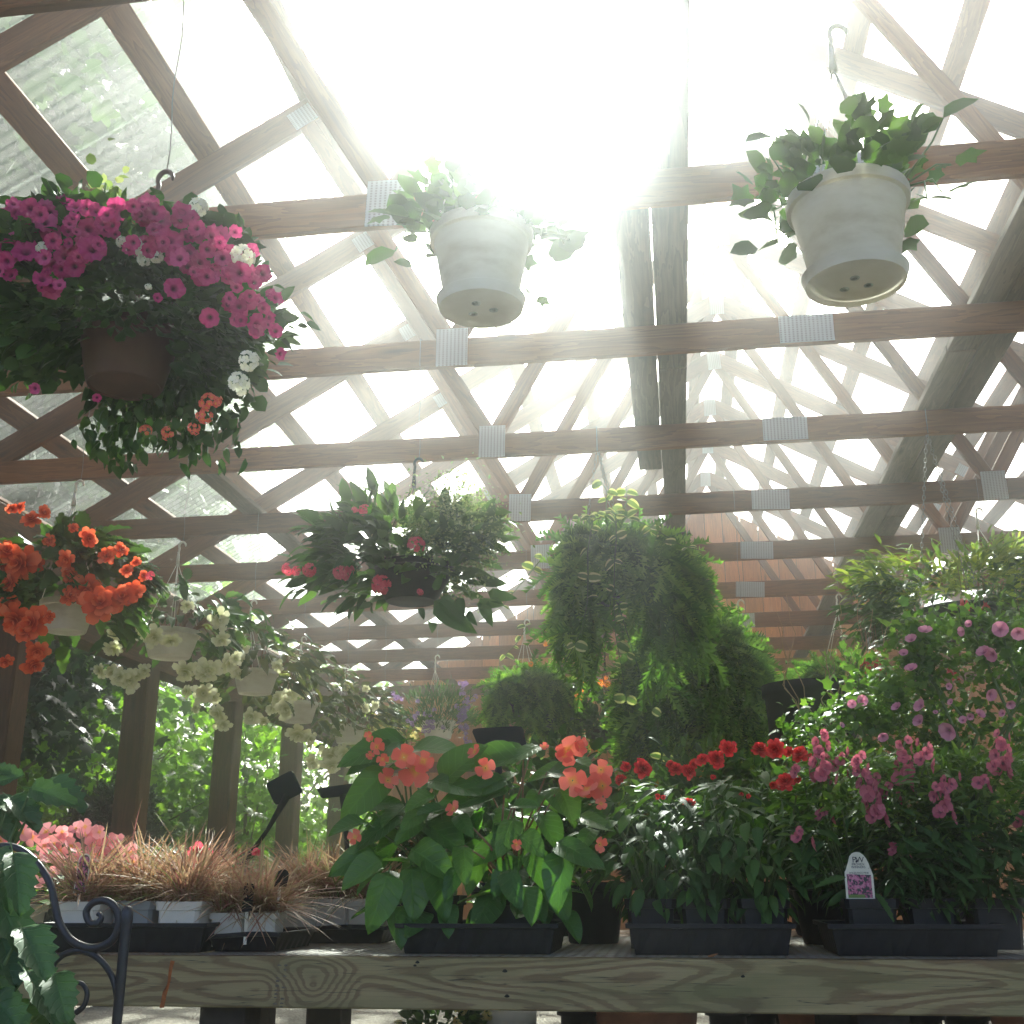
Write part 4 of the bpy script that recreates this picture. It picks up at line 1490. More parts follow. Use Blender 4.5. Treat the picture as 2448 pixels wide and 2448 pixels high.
# ---- ferns
def fern(label, cx, cyy, Y, rx_, up, down, n, name='hanging_basket', pot_r=0.16, hang='white', apex=None, len_=(0.10, 0.2), skew=0.0, mat='leaf_fern', cat='hanging basket', sag=0.55):
    rim = P(cx, cyy, Y)
    base = rim - [0, 0, 0.15]
    t = thing(name, label, cat, base, HANG)
    link('pot', round_pot(pot_r, 0.15, 'black_plastic'), t)
    g = Geo()
    # arching main stems carrying sprigs
    per = 16
    m = n // per
    nc = max(10, m // 9)
    ci = RNG.integers(0, nc, m)
    a = RNG.uniform(0, 2 * math.pi, nc)[ci] + RNG.normal(size=m) * 0.13
    rr = np.clip(np.sqrt(RNG.uniform(0.15, 1.0, nc))[ci] + RNG.normal(size=m) * 0.07, 0.2, 1.12)
    P_, D_ = [], []
    st = Geo()
    for i in range(m):
        ex = np.array([math.cos(a[i]) * rx_ * rr[i] + skew * rr[i], math.sin(a[i]) * rx_ * 0.85 * rr[i], 0])
        h = up * RNG.uniform(0.55, 1.05) * (1.15 - 0.5 * rr[i])
        dn = -down * RNG.uniform(0.1, 1.0) * rr[i] ** 0.6
        s_ = (np.arange(per) + RNG.uniform(0, 1)) / per
        x = ex[0] * (1 - (1 - s_) ** 1.6)
        y = ex[1] * (1 - (1 - s_) ** 1.6)
        z = 0.15 + h * np.sin(np.minimum(1, s_ * 1.7) * math.pi / 2) + (dn - h) * np.clip((s_ - 0.35) / 0.65, 0, 1) ** 1.5
        q = np.stack([x, y, z], -1)
        P_.append(q + RNG.normal(size=q.shape) * 0.018)
        dd = np.gradient(q, axis=0)
        D_.append(norm(dd) * 0.5 + norm(np.stack([x, y, 0 * x], -1)) * 0.35 + RNG.normal(size=q.shape) * 0.42)
        if i % 3 == 0:
            st.tube(q[::3], 0.0016, 3, False)
    P_, D_ = np.concatenate(P_), np.concatenate(D_)
    D_[:, 2] -= 0.15
    bad = (np.hypot(P_[:, 0], P_[:, 1]) < pot_r) & (P_[:, 2] < 0.14)
    P_, D_ = P_[~bad], D_[~bad]
    k = len(P_)
    R = frame(D_, rnd_dir(k) * 0.6 + [0, 0, 0.9] + norm(P_ * [1, 1, 0]) * 0.6) * RNG.uniform(len_[0], len_[1], k)[:, None, None]
    idx = RNG.integers(0, 4, k)
    for i in range(4):
        g.scatter(T_FROND[i], R[idx == i], P_[idx == i])
    link('fronds', g.mesh('fronds', mat), t, 'stuff')
    link('stems', st.mesh('stems', 'stem_green'), t, 'stuff')
    top = CB - base[2]
    if apex is not None:
        ap = P(apex[0], apex[1], Y) - base
    else:
        ap = np.array([0, 0, 0.6])
    if hang == 'chain':
        chain_parts(t, pot_r, 0.15, ap, top)
    else:
        hanger_parts(t, pot_r, 0.15, ap, top, hook=0.14)
    return t, base


tF, bF = fern('big asparagus fern hanging on chains with variegated vinca trailing from it', 1462, 1375, TRUSS_Y[4], 0.44, 0.24, 0.55, 3000, hang='chain', apex=(1428, 1068), pot_r=0.18, len_=(0.13, 0.25))
# variegated vinca: vines with paired leaves
VINCA = [to_mesh('leaf', leaf_tpl(0.80, 5, 0.25, 0.25, base=0.4, tip=0.7), 'leaf_variegated'), to_mesh('leaf', leaf_tpl(0.70, 5, 0.4, 0.3, base=0.4, tip=0.75), 'leaf_variegated')]
CV = (1200, 1100, 0.3883)


def vine(t, base, pts, Y, crop, lsize=0.075, step=0.07, start=0.0):
    ox, oy, sc_ = crop
    w = np.array([P(ox + x * sc_, oy + y * sc_, Y + (q[0] if q else 0)) - base for x, y, *q in pts])
    # resample
    d = np.concatenate([[0], np.cumsum(np.linalg.norm(np.diff(w, axis=0), axis=1))])
    s_ = np.linspace(0, d[-1], max(4, int(d[-1] / 0.025)))
    c = np.stack([np.interp(s_, d, w[:, i]) for i in range(3)], -1)
    g = Geo().tube(c, np.linspace(0.0032, 0.0018, len(c)), 5)
    link('vine', g.mesh('vine', 'stem_green'), t)
    L_ = d[-1]
    x = start
    k = 0
    while x < L_:
        p = np.array([np.interp(x, d, w[:, i]) for i in range(3)])
        for sg in (-1, 1):
            if random.random() < 0.7:
                dr = np.array([sg * random.uniform(0.5, 1), random.uniform(-0.6, 0.3), random.uniform(-0.5, 0.5)])
                inst('leaf', random.choice(VINCA), t, p, frame(dr, np.array([0.1 * sg, -1.0, 0.25]) + rnd_dir() * 0.7), lsize * random.uniform(0.55, 1.05))
        x += step * random.uniform(0.8, 1.2)
        k += 1


vine(tF, bF, [(640, 340), (560, 370), (540, 480), (528, 560), (530, 720), (525, 880), (490, 1050), (440, 1150), (375, 1270)], TRUSS_Y[4] - 0.42, CV, step=0.13)
vine(tF, bF, [(700, 330), (705, 480), (695, 600), (690, 760), (690, 900), (700, 1080), (740, 1300), (780, 1560)], TRUSS_Y[4] - 0.36, CV, step=0.14)
vine(tF, bF, [(690, 330), (830, 370), (950, 430), (1090, 520), (1230, 560)], TRUSS_Y[4] - 0.30, CV, step=0.08)
vine(tF, bF, [(650, 360), (640, 280), (650, 200), (610, 130)], TRUSS_Y[4] - 0.12, CV, lsize=0.09, step=0.05)
vine(tF, bF, [(720, 350), (770, 260), (765, 150)], TRUSS_Y[4] - 0.1, CV, step=0.05)
vine(tF, bF, [(600, 340), (430, 360)], TRUSS_Y[4] - 0.25, CV, step=0.06)
vine(tF, bF, [(720, 900), (880, 1410), (950, 1600), (990, 1880)], TRUSS_Y[4] - 0.36, CV, step=0.30, lsize=0.06)
vine(tF, bF, [(250, 600), (60, 830), (0, 900)], TRUSS_Y[4] - 0.2, CV, step=0.09)

tG, bG = fern('asparagus fern hanging low behind the chained fern, pale frond tips', 1672, 1615, TRUSS_Y[5], 0.47, 0.36, 0.95, 4000, apex=(1766, 1480), pot_r=0.17, skew=-0.02, len_=(0.14, 0.27))
fern('round asparagus fern hanging between the purple basket and the big ferns', 1262, 1665, TRUSS_Y[6], 0.34, 0.20, 0.42, 1700, len_=(0.12, 0.22), apex=(1254, 1520))
fern('low feathery fern basket hanging behind the tall black planter', 2000, 1650, TRUSS_Y[6], 0.46, 0.20, 0.22, 1600, len_=(0.12, 0.22), apex=(2002, 1460))
vine(tG, bG, [(20, 1200), (90, 1130), (150, 1030), (120, 990)], TRUSS_Y[6] - 0.1, CV, step=0.09)

# ---- pentas basket, centre left
Y = TRUSS_Y[3]
rim = P(985, 1355, Y)
base = rim - [0, 0, 0.16]
t = thing('hanging_basket', 'hanging basket of glossy leaves and pink star clusters in a dark bowl, centre', 'hanging basket', base, HANG)
link('pot', round_pot(0.19, 0.16, 'black_plastic', taper=0.6), t)
hanger_parts(t, 0.18, 0.16, (0, 0, 0.55), CB - base[2], mat='black_plastic', hook=0.14)
g = Geo()
pts = dome_points(900, 0.44, 0.36, 0.24, 0.20, 0.5, 80, 0.14)
pts[:, 2] += 0.20
pts[:, 0] -= 0.08
pts = pts[~((np.hypot(pts[:, 0], pts[:, 1]) < 0.2) & (pts[:, 2] < 0.14))]
scatter_leaves(g, [leaf_tpl(0.42, 5, 0.35, 0.35)], pts, norm(pts * [1, 1, 0.6]) + rnd_dir(len(pts)) * 0.5 + [0, 0, -0.1], (0.07, 0.135))
link('foliage', g.mesh('foliage', 'leaf_mid'), t, 'stuff')
g = Geo()
pts = dome_points(6500, 0.24, 0.28, 0.28, 0.22, 0.3, 60, 0.20)
pts += [0.20, -0.03, 0.26]
scatter_leaves(g, [T_OV], pts, rnd_dir(len(pts)) + norm(pts) * 0.5, (0.010, 0.022))
link('airy_filler', g.mesh('airy_filler', 'leaf_pale'), t, 'stuff')
put_flowers(t, base, FM['pentas'], [(115, 985, 22), (165, 990, 35), (460, 1188, 55), (40, 1340, 55), (265, 1410, 62), (80, 1330, 40), (-140, 1325, 45), (480, 1450, 22), (-260, 1320, 40), (-215, 1330, 30)], Y - 0.30, 'flower_head', (800, 800, 0.4244), jit=0.03, center=rim)
put_flowers(t, base, FM['pentas'], [(850, 1360, 30)], Y - 0.28, 'flower_head', (0, 800, 0.4244), jit=0.03)
BIGL = [to_mesh('leaf', leaf_tpl(0.42, 6, 0.3, 0.35, cols=2), 'leaf_mid')]
for (x0, y0, x1, y1) in [(560, 1500, 740, 1660), (600, 1480, 700, 1600), (750, 1560, 780, 1620), (830, 1490, 870, 1610), (800, 1520, 920, 1510), (700, 1480, 720, 1560), (880, 1490, 930, 1500), (560, 1440, 600, 1360), (480, 1540, 500, 1580)]:
    p0, p1 = P(800 + x0 * .4244, 800 + y0 * .4244, Y - 0.30), P(800 + x1 * .4244, 800 + y1 * .4244, Y - 0.34)
    inst('leaf', BIGL[0], t, p0 - base, frame(p1 - p0, norm(CAMP - p0) + rnd_dir() * .4), np.linalg.norm(p1 - p0) * 1.1)

# ---- fuchsia, right


def fuchsia(label, cx, cyy, Y, rx_, n, apex, hang='chain', extra=()):
    rim = P(cx, cyy, Y)
    base = rim - [0, 0, 0.16]
    t = thing('hanging_basket', label, 'hanging basket', base, HANG)
    link('pot', round_pot(0.19, 0.16, 'black_plastic', taper=0.65), t)
    g = Geo()
    pts = dome_points(n, rx_, rx_ * 0.8, 0.30, 0.22, 0.55, 90, 0.11)
    pts[:, 2] += 0.22
    pts = pts[~((np.hypot(pts[:, 0], pts[:, 1]) < 0.21) & (pts[:, 2] < 0.15))]
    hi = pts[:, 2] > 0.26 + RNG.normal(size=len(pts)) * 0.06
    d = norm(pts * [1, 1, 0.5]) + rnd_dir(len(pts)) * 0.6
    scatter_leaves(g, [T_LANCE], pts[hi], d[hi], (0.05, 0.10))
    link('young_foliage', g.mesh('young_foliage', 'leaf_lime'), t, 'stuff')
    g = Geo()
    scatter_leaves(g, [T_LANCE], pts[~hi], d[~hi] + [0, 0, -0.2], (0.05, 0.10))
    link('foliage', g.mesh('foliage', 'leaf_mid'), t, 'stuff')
    ap = P(apex[0], apex[1], Y) - base
    if hang == 'chain':
        chain_parts(t, 0.19, 0.16, ap, CB - base[2])
    else:
        hanger_parts(t, 0.18, 0.16, ap, CB - base[2], hook=0.14)
    for (x, y) in extra:
        p = P(1900 + x * .3364, 1250 + y * .3364, Y - 0.36) - base
        g2 = Geo().tube([p + [0, 0, 0.16], p + [0.004, 0, 0.06], p], 0.0014, 4)
        link('stalk', g2.mesh('stalk', 'stem_red'), t)
        inst('flower', FUCH, t, p, rot_z(random.uniform(0, 6)), random.uniform(0.9, 1.2))
    return t


gf = Geo()
gf.lathe([(0.003, 0.0), (0.008, -0.012), (0.009, -0.026), (0.006, -0.034)], 8)
for i in range(4):
    a = i * math.pi / 2
    d = np.array([math.cos(a) * 0.55, math.sin(a) * 0.55, -0.8])
    gf.scatter(leaf_tpl(0.34, 3, -0.2, 0.2), (frame(d[None], np.array([[math.cos(a), math.sin(a), 0.6]])) * 0.042), np.array([[0, 0, -0.018]]))
gf.tube([(0, 0, -0.03), (0.002, 0, -0.075)], 0.0012, 4)
FUCH = gf.mesh('flower', 'petal_fuchsia')
fuchsia('yellow-green fuchsia basket hanging on chains at right with drooping red flowers', 2290, 1455, TRUSS_Y[4], 0.56, 2600, (2215, 1030),
        extra=[(1185, 535), (1220, 550), (1350, 545), (1320, 610), (490, 945), (520, 965), (575, 975), (560, 950), (640, 960), (1095, 1010), (1600, 700), (520, 1010), (1140, 1050), (590, 960)])
fuchsia('second fuchsia basket on white hanger, cut by the right edge of the picture', 2400, 1440, TRUSS_Y[5], 0.46, 1300, (2338, 1260), hang='white')

# ---- lantana basket
Y = TRUSS_Y[6]
rim = P(1450, 1740, Y)
base = rim - [0, 0, 0.15]
t = thing('hanging_basket', 'hanging basket of orange lantana beneath the chained fern', 'hanging basket', base, HANG)
link('pot', round_pot(0.15, 0.15, 'black_plastic'), t)
hanger_parts(t, 0.14, 0.15, (0, 0, 0.6), CB - base[2], mat='matte_black', hook=0.14)
g = Geo()
pts = dome_points(900, 0.36, 0.3, 0.30, 0.24, 0.4, 50, 0.15)
pts[:, 2] += 0.18
scatter_leaves(g, [T_OV], pts, norm(pts) + rnd_dir(len(pts)) * 0.6, (0.04, 0.075))
link('foliage', g.mesh('foliage', 'leaf_dark'), t, 'stuff')
put_flowers(t, base, FM['lantana'], [(495, 1360, 30), (490, 1405, 25), (465, 1445, 25), (475, 1470, 25), (610, 1370, 25), (650, 1380, 25), (175, 1255, 20), (270, 1135, 18), (605, 1250, 14), (540, 1045, 14), (1480, 1610, 15), (550, 1770, 20), (585, 1790, 20), (730, 1385, 14), (640, 1340, 14), (1550, 1380, 14), (470, 1530, 12)],
            Y - 0.30, 'flower_head', CV, jit=0.05)
# ------------------------------------------------------------------ plants standing on the bench
ZB = BT + 0.0062
CB3 = (800, 1628, 0.4244)
WING = [to_mesh('leaf', leaf_tpl(w, 9, c, f, base=0.38, tip=1.0, asym=a, wave=0.012, petiole=0.12, cols=2), 'leaf_begonia')
        for w, c, f, a in ((0.52, 0.20, 0.30, 0.25), (0.58, 0.32, 0.35, -0.2), (0.45, 0.12, 0.45, 0.2), (0.62, 0.25, 0.2, -0.25))]
tray('black tray under the coral begonias, nearest the bare mesh', P(953, 2285, 3.55)[0], P(1330, 2285, 3.55)[0], 3.535, 3.90, h=0.085, group='black plant trays on the bench')
tray('black tray under the red impatiens in the middle of the bench', P(1505, 2285, 3.55)[0], P(1900, 2285, 3.55)[0], 3.535, 3.92, h=0.085, group='black plant trays on the bench')
tray('black tray under the angelonias at the right end', P(1990, 2285, 3.55)[0], P(2400, 2285, 3.55)[0], 3.535, 3.92, h=0.085, group='black plant trays on the bench')


def stem_to(g, p0, p1, r=0.004, bow=0.03):
    m = (p0 + p1) / 2 + np.array([RNG.normal() * bow, RNG.normal() * bow, bow])
    g.tube([p0, m, p1], [r, r * 0.8, r * 0.5], 5)


# leaves as the photo shows them: base and tip in crop pixels, depth, width shape
lv = [(400, 330, 60, 390, 1), (420, 390, 650, 350, 3), (370, 355, 235, 425, 0), (285, 465, 100, 490, 0), (300, 495, 55, 715, 1), (290, 520, 485, 440, 2), (540, 560, 790, 590, 0), (600, 590, 775, 375, 3),
      (1060, 430, 710, 478, 2), (1155, 365, 985, 420, 3), (1100, 410, 820, 445, 0), (1320, 490, 1130, 500, 1), (1195, 510, 1545, 552, 2), (1340, 450, 1440, 482, 1), (375, 755, 130, 882, 3), (505, 705, 385, 800, 3),
      (490, 770, 357, 868, 1), (498, 790, 692, 905, 3), (700, 750, 765, 842, 0), (990, 605, 610, 700, 2), (1010, 770, 918, 937, 3), (995, 885, 762, 977, 1), (1035, 870, 1148, 948, 3), (1138, 735, 1258, 892, 3),
      (1262, 595, 1352, 752, 1), (1085, 965, 1180, 1127, 3), (1292, 955, 1258, 1240, 0), (1045, 990, 905, 1172, 0), (430, 1040, 440, 1290, 3), (560, 985, 640, 1285, 0), (430, 945, 622, 1055, 1), (222, 940, 0, 1040, 1),
      (172, 790, -5, 832, 0), (305, 1075, 205, 1350, 1), (330, 1270, 372, 1442, 1), (620, 1260, 632, 1397, 3), (1060, 1150, 1112, 1317, 3), (1250, 905, 1485, 1002, 0), (960, 545, 790, 602, 1), (1150, 615, 1080, 705, 1),
      (1215, 600, 1300, 720, 0), (270, 1000, 70, 1132, 0), (725, 925, 745, 1105, 0), (1370, 760, 1545, 800, 0), (1450, 830, 1370, 930, 1), (560, 640, 420, 700, 0), (880, 640, 720, 660, 1), (620, 720, 480, 740, 2),
      (840, 1000, 760, 1160, 0), (1180, 1080, 1290, 1290, 1), (980, 1060, 1040, 1240, 0), (700, 1050, 620, 1180, 1), (160, 700, 330, 660, 0), (1020, 520, 900, 560, 1), (1000, 700, 1130, 690, 2), (860, 560, 760, 470, 0)]
bego = []
for bi, (bx, lab) in enumerate(((1040, 'coral dragon-wing begonia with broad glossy leaves, left one in the tray'), (1235, 'coral dragon-wing begonia with tall flowering canes, right one in the tray'))):
    X = P(bx, 2280, 3.68)[0]
    base = np.array([X, 3.70, ZB + 0.012])
    t = thing('potted_begonia', lab, 'potted plant', base, 'coral begonias on the bench')
    link('pot', square_pot(0.165, 0.15, 'black_plastic'), t)
    bego.append((t, base, Stems()))
for i, (x0, y0, x1, y1, sh) in enumerate(lv):
    xm = (x0 + x1) / 2
    t, base, sg = bego[0 if xm < 700 else 1]
    low = (y0 + y1) / 2
    Yd = 3.56 - 0.05 * (low > 650) + random.uniform(-0.05, 0.07)
    p0 = P(CB3[0] + x0 * CB3[2], CB3[1] + y0 * CB3[2], Yd + 0.03)
    p1 = P(CB3[0] + x1 * CB3[2], CB3[1] + y1 * CB3[2], Yd - 0.03)
    L_ = np.linalg.norm(p1 - p0)
    n = norm(CAMP - p0) * random.uniform(0.5, 1.0) + np.array([0, 0, 0.75]) + rnd_dir() * 0.25
    inst('leaf', WING[sh], t, p0 - base, frame(p1 - p0, n), L_ * 1.16)
    if i % 2 == 0:
        stem_to(sg, np.array([RNG.normal() * .02, RNG.normal() * .02, 0.14]), p0 - base + [0, 0.01, 0], 0.005)
for bi, (t, base, sg) in enumerate(bego):
    for k in range(46):           # leaves deeper in the plant
        a = RNG.uniform(0, 2 * math.pi)
        rr = RNG.uniform(0.05, 0.22)
        z = RNG.uniform(0.10, 0.46)
        p = np.array([rr * math.cos(a) * 1.05, rr * math.sin(a) * 0.7 + 0.05, z])
        d = np.array([math.cos(a), math.sin(a) * 0.8, RNG.uniform(-0.9, 0.2)])
        inst('leaf', WING[RNG.integers(0, 4)], t, p, frame(d, np.array([0, -0.2, 1.0]) + rnd_dir() * 0.4), RNG.uniform(0.10, 0.16))
    sg.out(t, 'stem_red' if bi else 'stem_green')
cor = [(460, 500, 80), (390, 430, 55), (300, 560, 55), (200, 310, 30), (235, 372, 38), (790, 400, 42), (850, 490, 48), (1310, 390, 78), (1380, 360, 42), (1180, 370, 25), (1340, 560, 70), (1420, 610, 55), (1500, 500, 52),
       (1510, 590, 70), (1492, 920, 36), (1022, 920, 25), (670, 722, 38), (115, 880, 34), (200, 415, 20), (1500, 690, 28), (500, 450, 50), (1290, 420, 50), (1400, 640, 45), (1460, 560, 50), (270, 440, 30)]
for bi in (0, 1):
    put_flowers(bego[bi][0], bego[bi][1], FM['coral'], [c for c in cor if (c[0] < 700) == (bi == 0)], 3.47, crop=CB3, jit=0.05, rscale=1.22)

# ---- impatiens
IMP = [to_mesh('leaf', leaf_tpl(0.42, 6, 0.35, 0.35, base=0.45, tip=1.0, cols=1, petiole=0.2), 'leaf_impatiens')]
imp_lab = ['red double impatiens beside the coral begonia, left in its tray', 'red double impatiens, middle pot of the tray', 'red double impatiens next to the pink angelonia, right in its tray']
C4 = (1628, 1628, 0.4244)
imp_fl = [[(-310, 485, 32), (-220, 497, 55), (-340, 558, 35), (-30, 500, 42), (40, 510, 46), (-60, 470, 25), (45, 690, 32), (-130, 650, 16), (-100, 655, 14)],
          [(200, 440, 54), (265, 382, 48), (120, 445, 38), (75, 470, 32), (380, 650, 15), (340, 640, 14), (180, 540, 16)],
          [(440, 392, 54), (535, 382, 54), (672, 420, 56), (590, 570, 52), (655, 555, 22), (520, 590, 25), (610, 400, 30), (560, 600, 30)]]
for bi, bx in enumerate((1560, 1690, 1830)):
    X = P(bx, 2280, 3.70)[0]
    base = np.array([X, 3.70 + 0.03 * (bi == 1), ZB + 0.012])
    t = thing('potted_impatiens', imp_lab[bi], 'potted plant', base, 'red impatiens on the bench')
    link('pot', square_pot(0.155, 0.14, 'black_plastic'), t)
    hh = (0.44, 0.48, 0.50)[bi]
    for k in range(210):
        a = RNG.uniform(0, 2 * math.pi)
        f = RNG.uniform(0, 1)
        z = 0.12 + f * (hh - 0.12)
        rr = (0.06 + 0.12 * math.sin(min(1, f * 1.15) * 2.4)) * RNG.uniform(0.6, 1.25)
        p = np.array([rr * math.cos(a), rr * math.sin(a) * 0.95, z])
        d = np.array([math.cos(a), math.sin(a), RNG.uniform(-0.8, 0.25) + (f - 0.6)])
        inst('leaf', IMP[0], t, p, frame(d, np.array([0, 0, 1.0]) + rnd_dir() * 0.45), RNG.uniform(0.05, 0.085))
    sg = Stems()
    for k in range(14):
        a = RNG.uniform(0, 2 * math.pi)
        stem_to(sg, np.array([0.02 * math.cos(a), 0.02 * math.sin(a), 0.12]), np.array([0.14 * math.cos(a), 0.14 * math.sin(a), hh * RNG.uniform(0.6, 0.95)]), 0.005)
    sg.out(t, 'stem_green')
    put_flowers(t, base, FM['red'], imp_fl[bi], 3.57, crop=C4, jit=0.05, up=0.4)

# ---- angelonia
TAGX = P(2058, 2150, 3.60)[0]
ANG = [to_mesh('flower', flower_simple(5, 0.35, 0.95, 0.14, i), 'petal_angelonia') for i in (2, 5)]
spk = [((790, 300), (785, 560), 0), ((760, 430), (830, 560), 0), ((980, 400), (1110, 790), 0), ((880, 430), (900, 520), 0), ((1260, 340), (1250, 580), 1), ((1370, 350), (1372, 480), 1), ((1530, 540), (1450, 660), 1), ((1440, 600), (1490, 770), 1),
       ((1810, 300), (1800, 520), 2), ((1080, 520), (1060, 640), 0), ((1915, 760), (1920, 830), 2), ((640, 500), (690, 540), 0), ((660, 850), (700, 920), 0), ((1700, 560), (1690, 600), 2), ((1160, 600), (1180, 660), 1), ((1760, 470), (1800, 500), 2), ((800, 740), (810, 780), 0), ((1200, 940), (1230, 960), 1)]
ang_lab = ['pink angelonia behind the plant label, left pot of its tray', 'pink angelonia in the middle of the right-hand tray', 'pink angelonia at the far right edge of the bench']
for bi, bx in enumerate((2080, 2230, 2385)):
    X = P(bx, 2280, 3.72)[0]
    base = np.array([X, 3.66 if bi == 0 else 3.72, ZB + 0.012])
    t = thing('potted_angelonia', ang_lab[bi], 'potted plant', base, 'angelonias on the bench')
    link('pot', square_pot(0.155, 0.14, 'black_plastic'), t)
    g = Geo()
    k = 1500
    a = RNG.uniform(0, 2 * math.pi, k)
    f = RNG.uniform(0, 1, k) ** 0.8
    rr = (0.05 + 0.17 * np.sin(np.minimum(1, f * 1.1) * 2.5)) * np.sqrt(RNG.uniform(0.15, 1.2, k))
    pts = np.stack([rr * np.cos(a), rr * np.sin(a), 0.12 + f * 0.42], -1)
    d = np.stack([np.cos(a), np.sin(a), RNG.uniform(-0.7, 0.5, k)], -1) + rnd_dir(k) * 0.5
    ok = ~((abs(pts[:, 0] + X - TAGX) < 0.085) & (pts[:, 1] + base[1] < 3.66) & (pts[:, 2] < 0.36))
    pts, d = pts[ok], d[ok]
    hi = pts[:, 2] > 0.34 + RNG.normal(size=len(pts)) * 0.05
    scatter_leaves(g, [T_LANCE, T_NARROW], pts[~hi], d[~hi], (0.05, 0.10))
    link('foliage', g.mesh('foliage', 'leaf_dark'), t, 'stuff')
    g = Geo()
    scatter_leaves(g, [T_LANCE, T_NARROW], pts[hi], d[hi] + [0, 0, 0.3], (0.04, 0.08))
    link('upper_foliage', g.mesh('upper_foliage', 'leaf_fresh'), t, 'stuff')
    sg = Stems()
    for (h0, h1, b) in spk:
        if b != bi:
            continue
        Yd = 3.50 + random.uniform(-0.05, 0.05)
        p0 = P(C4[0] + h0[0] * C4[2], C4[1] + h0[1] * C4[2], Yd) - base
        p1 = P(C4[0] + h1[0] * C4[2], C4[1] + h1[1] * C4[2], Yd) - base
        sg.tube([np.array([p1[0] * 0.35, 0.03, 0.13]), np.array([p1[0] * 0.85, 0.0, max(0.30, p1[2] * 0.8)]), p1, p0], [0.004, 0.0035, 0.003, 0.0015], 5)
        L_ = np.linalg.norm(p0 - p1)
        n = max(3, int(L_ / 0.011))
        for q in range(n):
            f = q / max(1, n - 1)
            c = p1 + (p0 - p1) * f
            a = q * 2.4
            d = np.array([math.cos(a), -abs(math.sin(a)) * 0.9 - 0.2, 0.1])
            s_ = 0.0205 * (1.15 - 0.5 * f)
            inst('flower', random.choice(ANG), t, c + norm(d) * 0.017, face_frame(d + rnd_dir() * .3, random.uniform(0, 6)), s_)
    sg.out(t, 'stem_green')
    if bi:
        for (x0, y0, x1, y1) in [(1505, 1062, 1672, 1168), (1600, 1115, 1755, 1085), (1830, 990, 1795, 1085), (1410, 905, 1545, 955), (1770, 740, 1900, 770), (1740, 920, 1900, 945)] if bi == 1 else []:
            p0, p1 = P(C4[0] + x0 * C4[2], C4[1] + y0 * C4[2], 3.50), P(C4[0] + x1 * C4[2], C4[1] + y1 * C4[2], 3.47)
            inst('leaf', ANGLEAF, t, p0 - base, frame(p1 - p0, np.array([0.2, -0.6, 0.8])), np.linalg.norm(p1 - p0))
    else:
        ANGLEAF = to_mesh('leaf', leaf_tpl(0.26, 6, 0.2, 0.3, serr=2, cols=1), 'leaf_mid')
        for (x0, y0, x1, y1) in [(1090, 1190, 1215, 1340), (930, 1105, 760, 1135), (760, 1105, 660, 1110)]:
            p0, p1 = P(C4[0] + x0 * C4[2], C4[1] + y0 * C4[2], 3.50), P(C4[0] + x1 * C4[2], C4[1] + y1 * C4[2], 3.47)
            inst('leaf', ANGLEAF, t, p0 - base, frame(p1 - p0, np.array([0.2, -0.6, 0.8])), np.linalg.norm(p1 - p0))


# ---- plant label in the angelonia
def text_mesh(txt, size, name, mat, space=1.0):
    cu = bpy.data.curves.new(name, 'FONT')
    cu.body = txt
    cu.size = size
    cu.align_x = 'CENTER'
    cu.space_character = space
    cu.resolution_u = 3
    ob = bpy.data.objects.new(name, cu)
    COL.objects.link(ob)
    dg = bpy.context.evaluated_depsgraph_get()
    dg.update()
    me = bpy.data.meshes.new_from_object(ob.evaluated_get(dg))
    bpy.data.objects.remove(ob)
    bpy.data.curves.remove(cu)
    me.name = name
    me.materials.clear()
    me.materials.append(MATS[mat])
    return me


CT5 = (1980, 2000, 180 / 1932)
YT = 3.60
tb = P(CT5[0] + 840 * CT5[2], CT5[1] + 1620 * CT5[2], YT)
tl = thing('plant_label', 'white arched plant label with pink flower picture and PW lettering', 'plant label', tb)
pxm = kpx(tb) * CT5[2]


def tl_pt(x, y):
    return ((x - 840) * pxm, (1620 - y) * pxm)


outl = [(475, 1618), (490, 935), (520, 900), (600, 690), (650, 545), (720, 475), (790, 450), (850, 443), (920, 460), (1000, 520), (1060, 600), (1110, 720), (1150, 860), (1200, 1010), (1195, 1610)]
rot_tag = Matrix.Rotation(rad(-3), 4, 'Y')
g = Geo()
w = [tl_pt(*q) for q in outl]
n = len(w)
Vt = [(x, -0.0005, z) for x, z in w] + [(x, 0.0005, z) for x, z in w] + [(0, -0.0005, tl_pt(840, 1200)[1]), (0, 0.0005, tl_pt(840, 1200)[1])]
Ft = []
for i in range(n):
    j = (i + 1) % n
    Ft += [(2 * n, j, i), (2 * n + 1, n + i, n + j), (i, j, n + j), (i, n + j, n + i)]
g.add(Vt, Ft)
card = link('label_card', g.mesh('label_card', 'tag_white', False), tl)
x0, z0 = tl_pt(535, 1575)
x1, z1 = tl_pt(1140, 1000)
ph = Geo().add([(x0, -0.0011, z0), (x1, -0.0011, z0), (x1, -0.0011, z1 - 0.0015), (x0, -0.0011, z1 + 0.001)], [(0, 1, 2), (0, 2, 3)]).mesh('picture', 'tag_photo', False)
link('picture', ph, card)
xg1 = tl_pt(950, 0)[0]
link('picture_caption', Geo().add([(x0, -0.0014, z0), (xg1, -0.0014, z0), (xg1, -0.0014, z0 + 0.009), (x0, -0.0014, z0 + 0.009)], [(0, 1, 2), (0, 2, 3)]).mesh('picture_caption', 'tag_green', False), card)
flip = Matrix(((1, 0, 0, 0), (0, 0, -1, 0), (0, 1, 0, 0), (0, 0, 0, 1)))
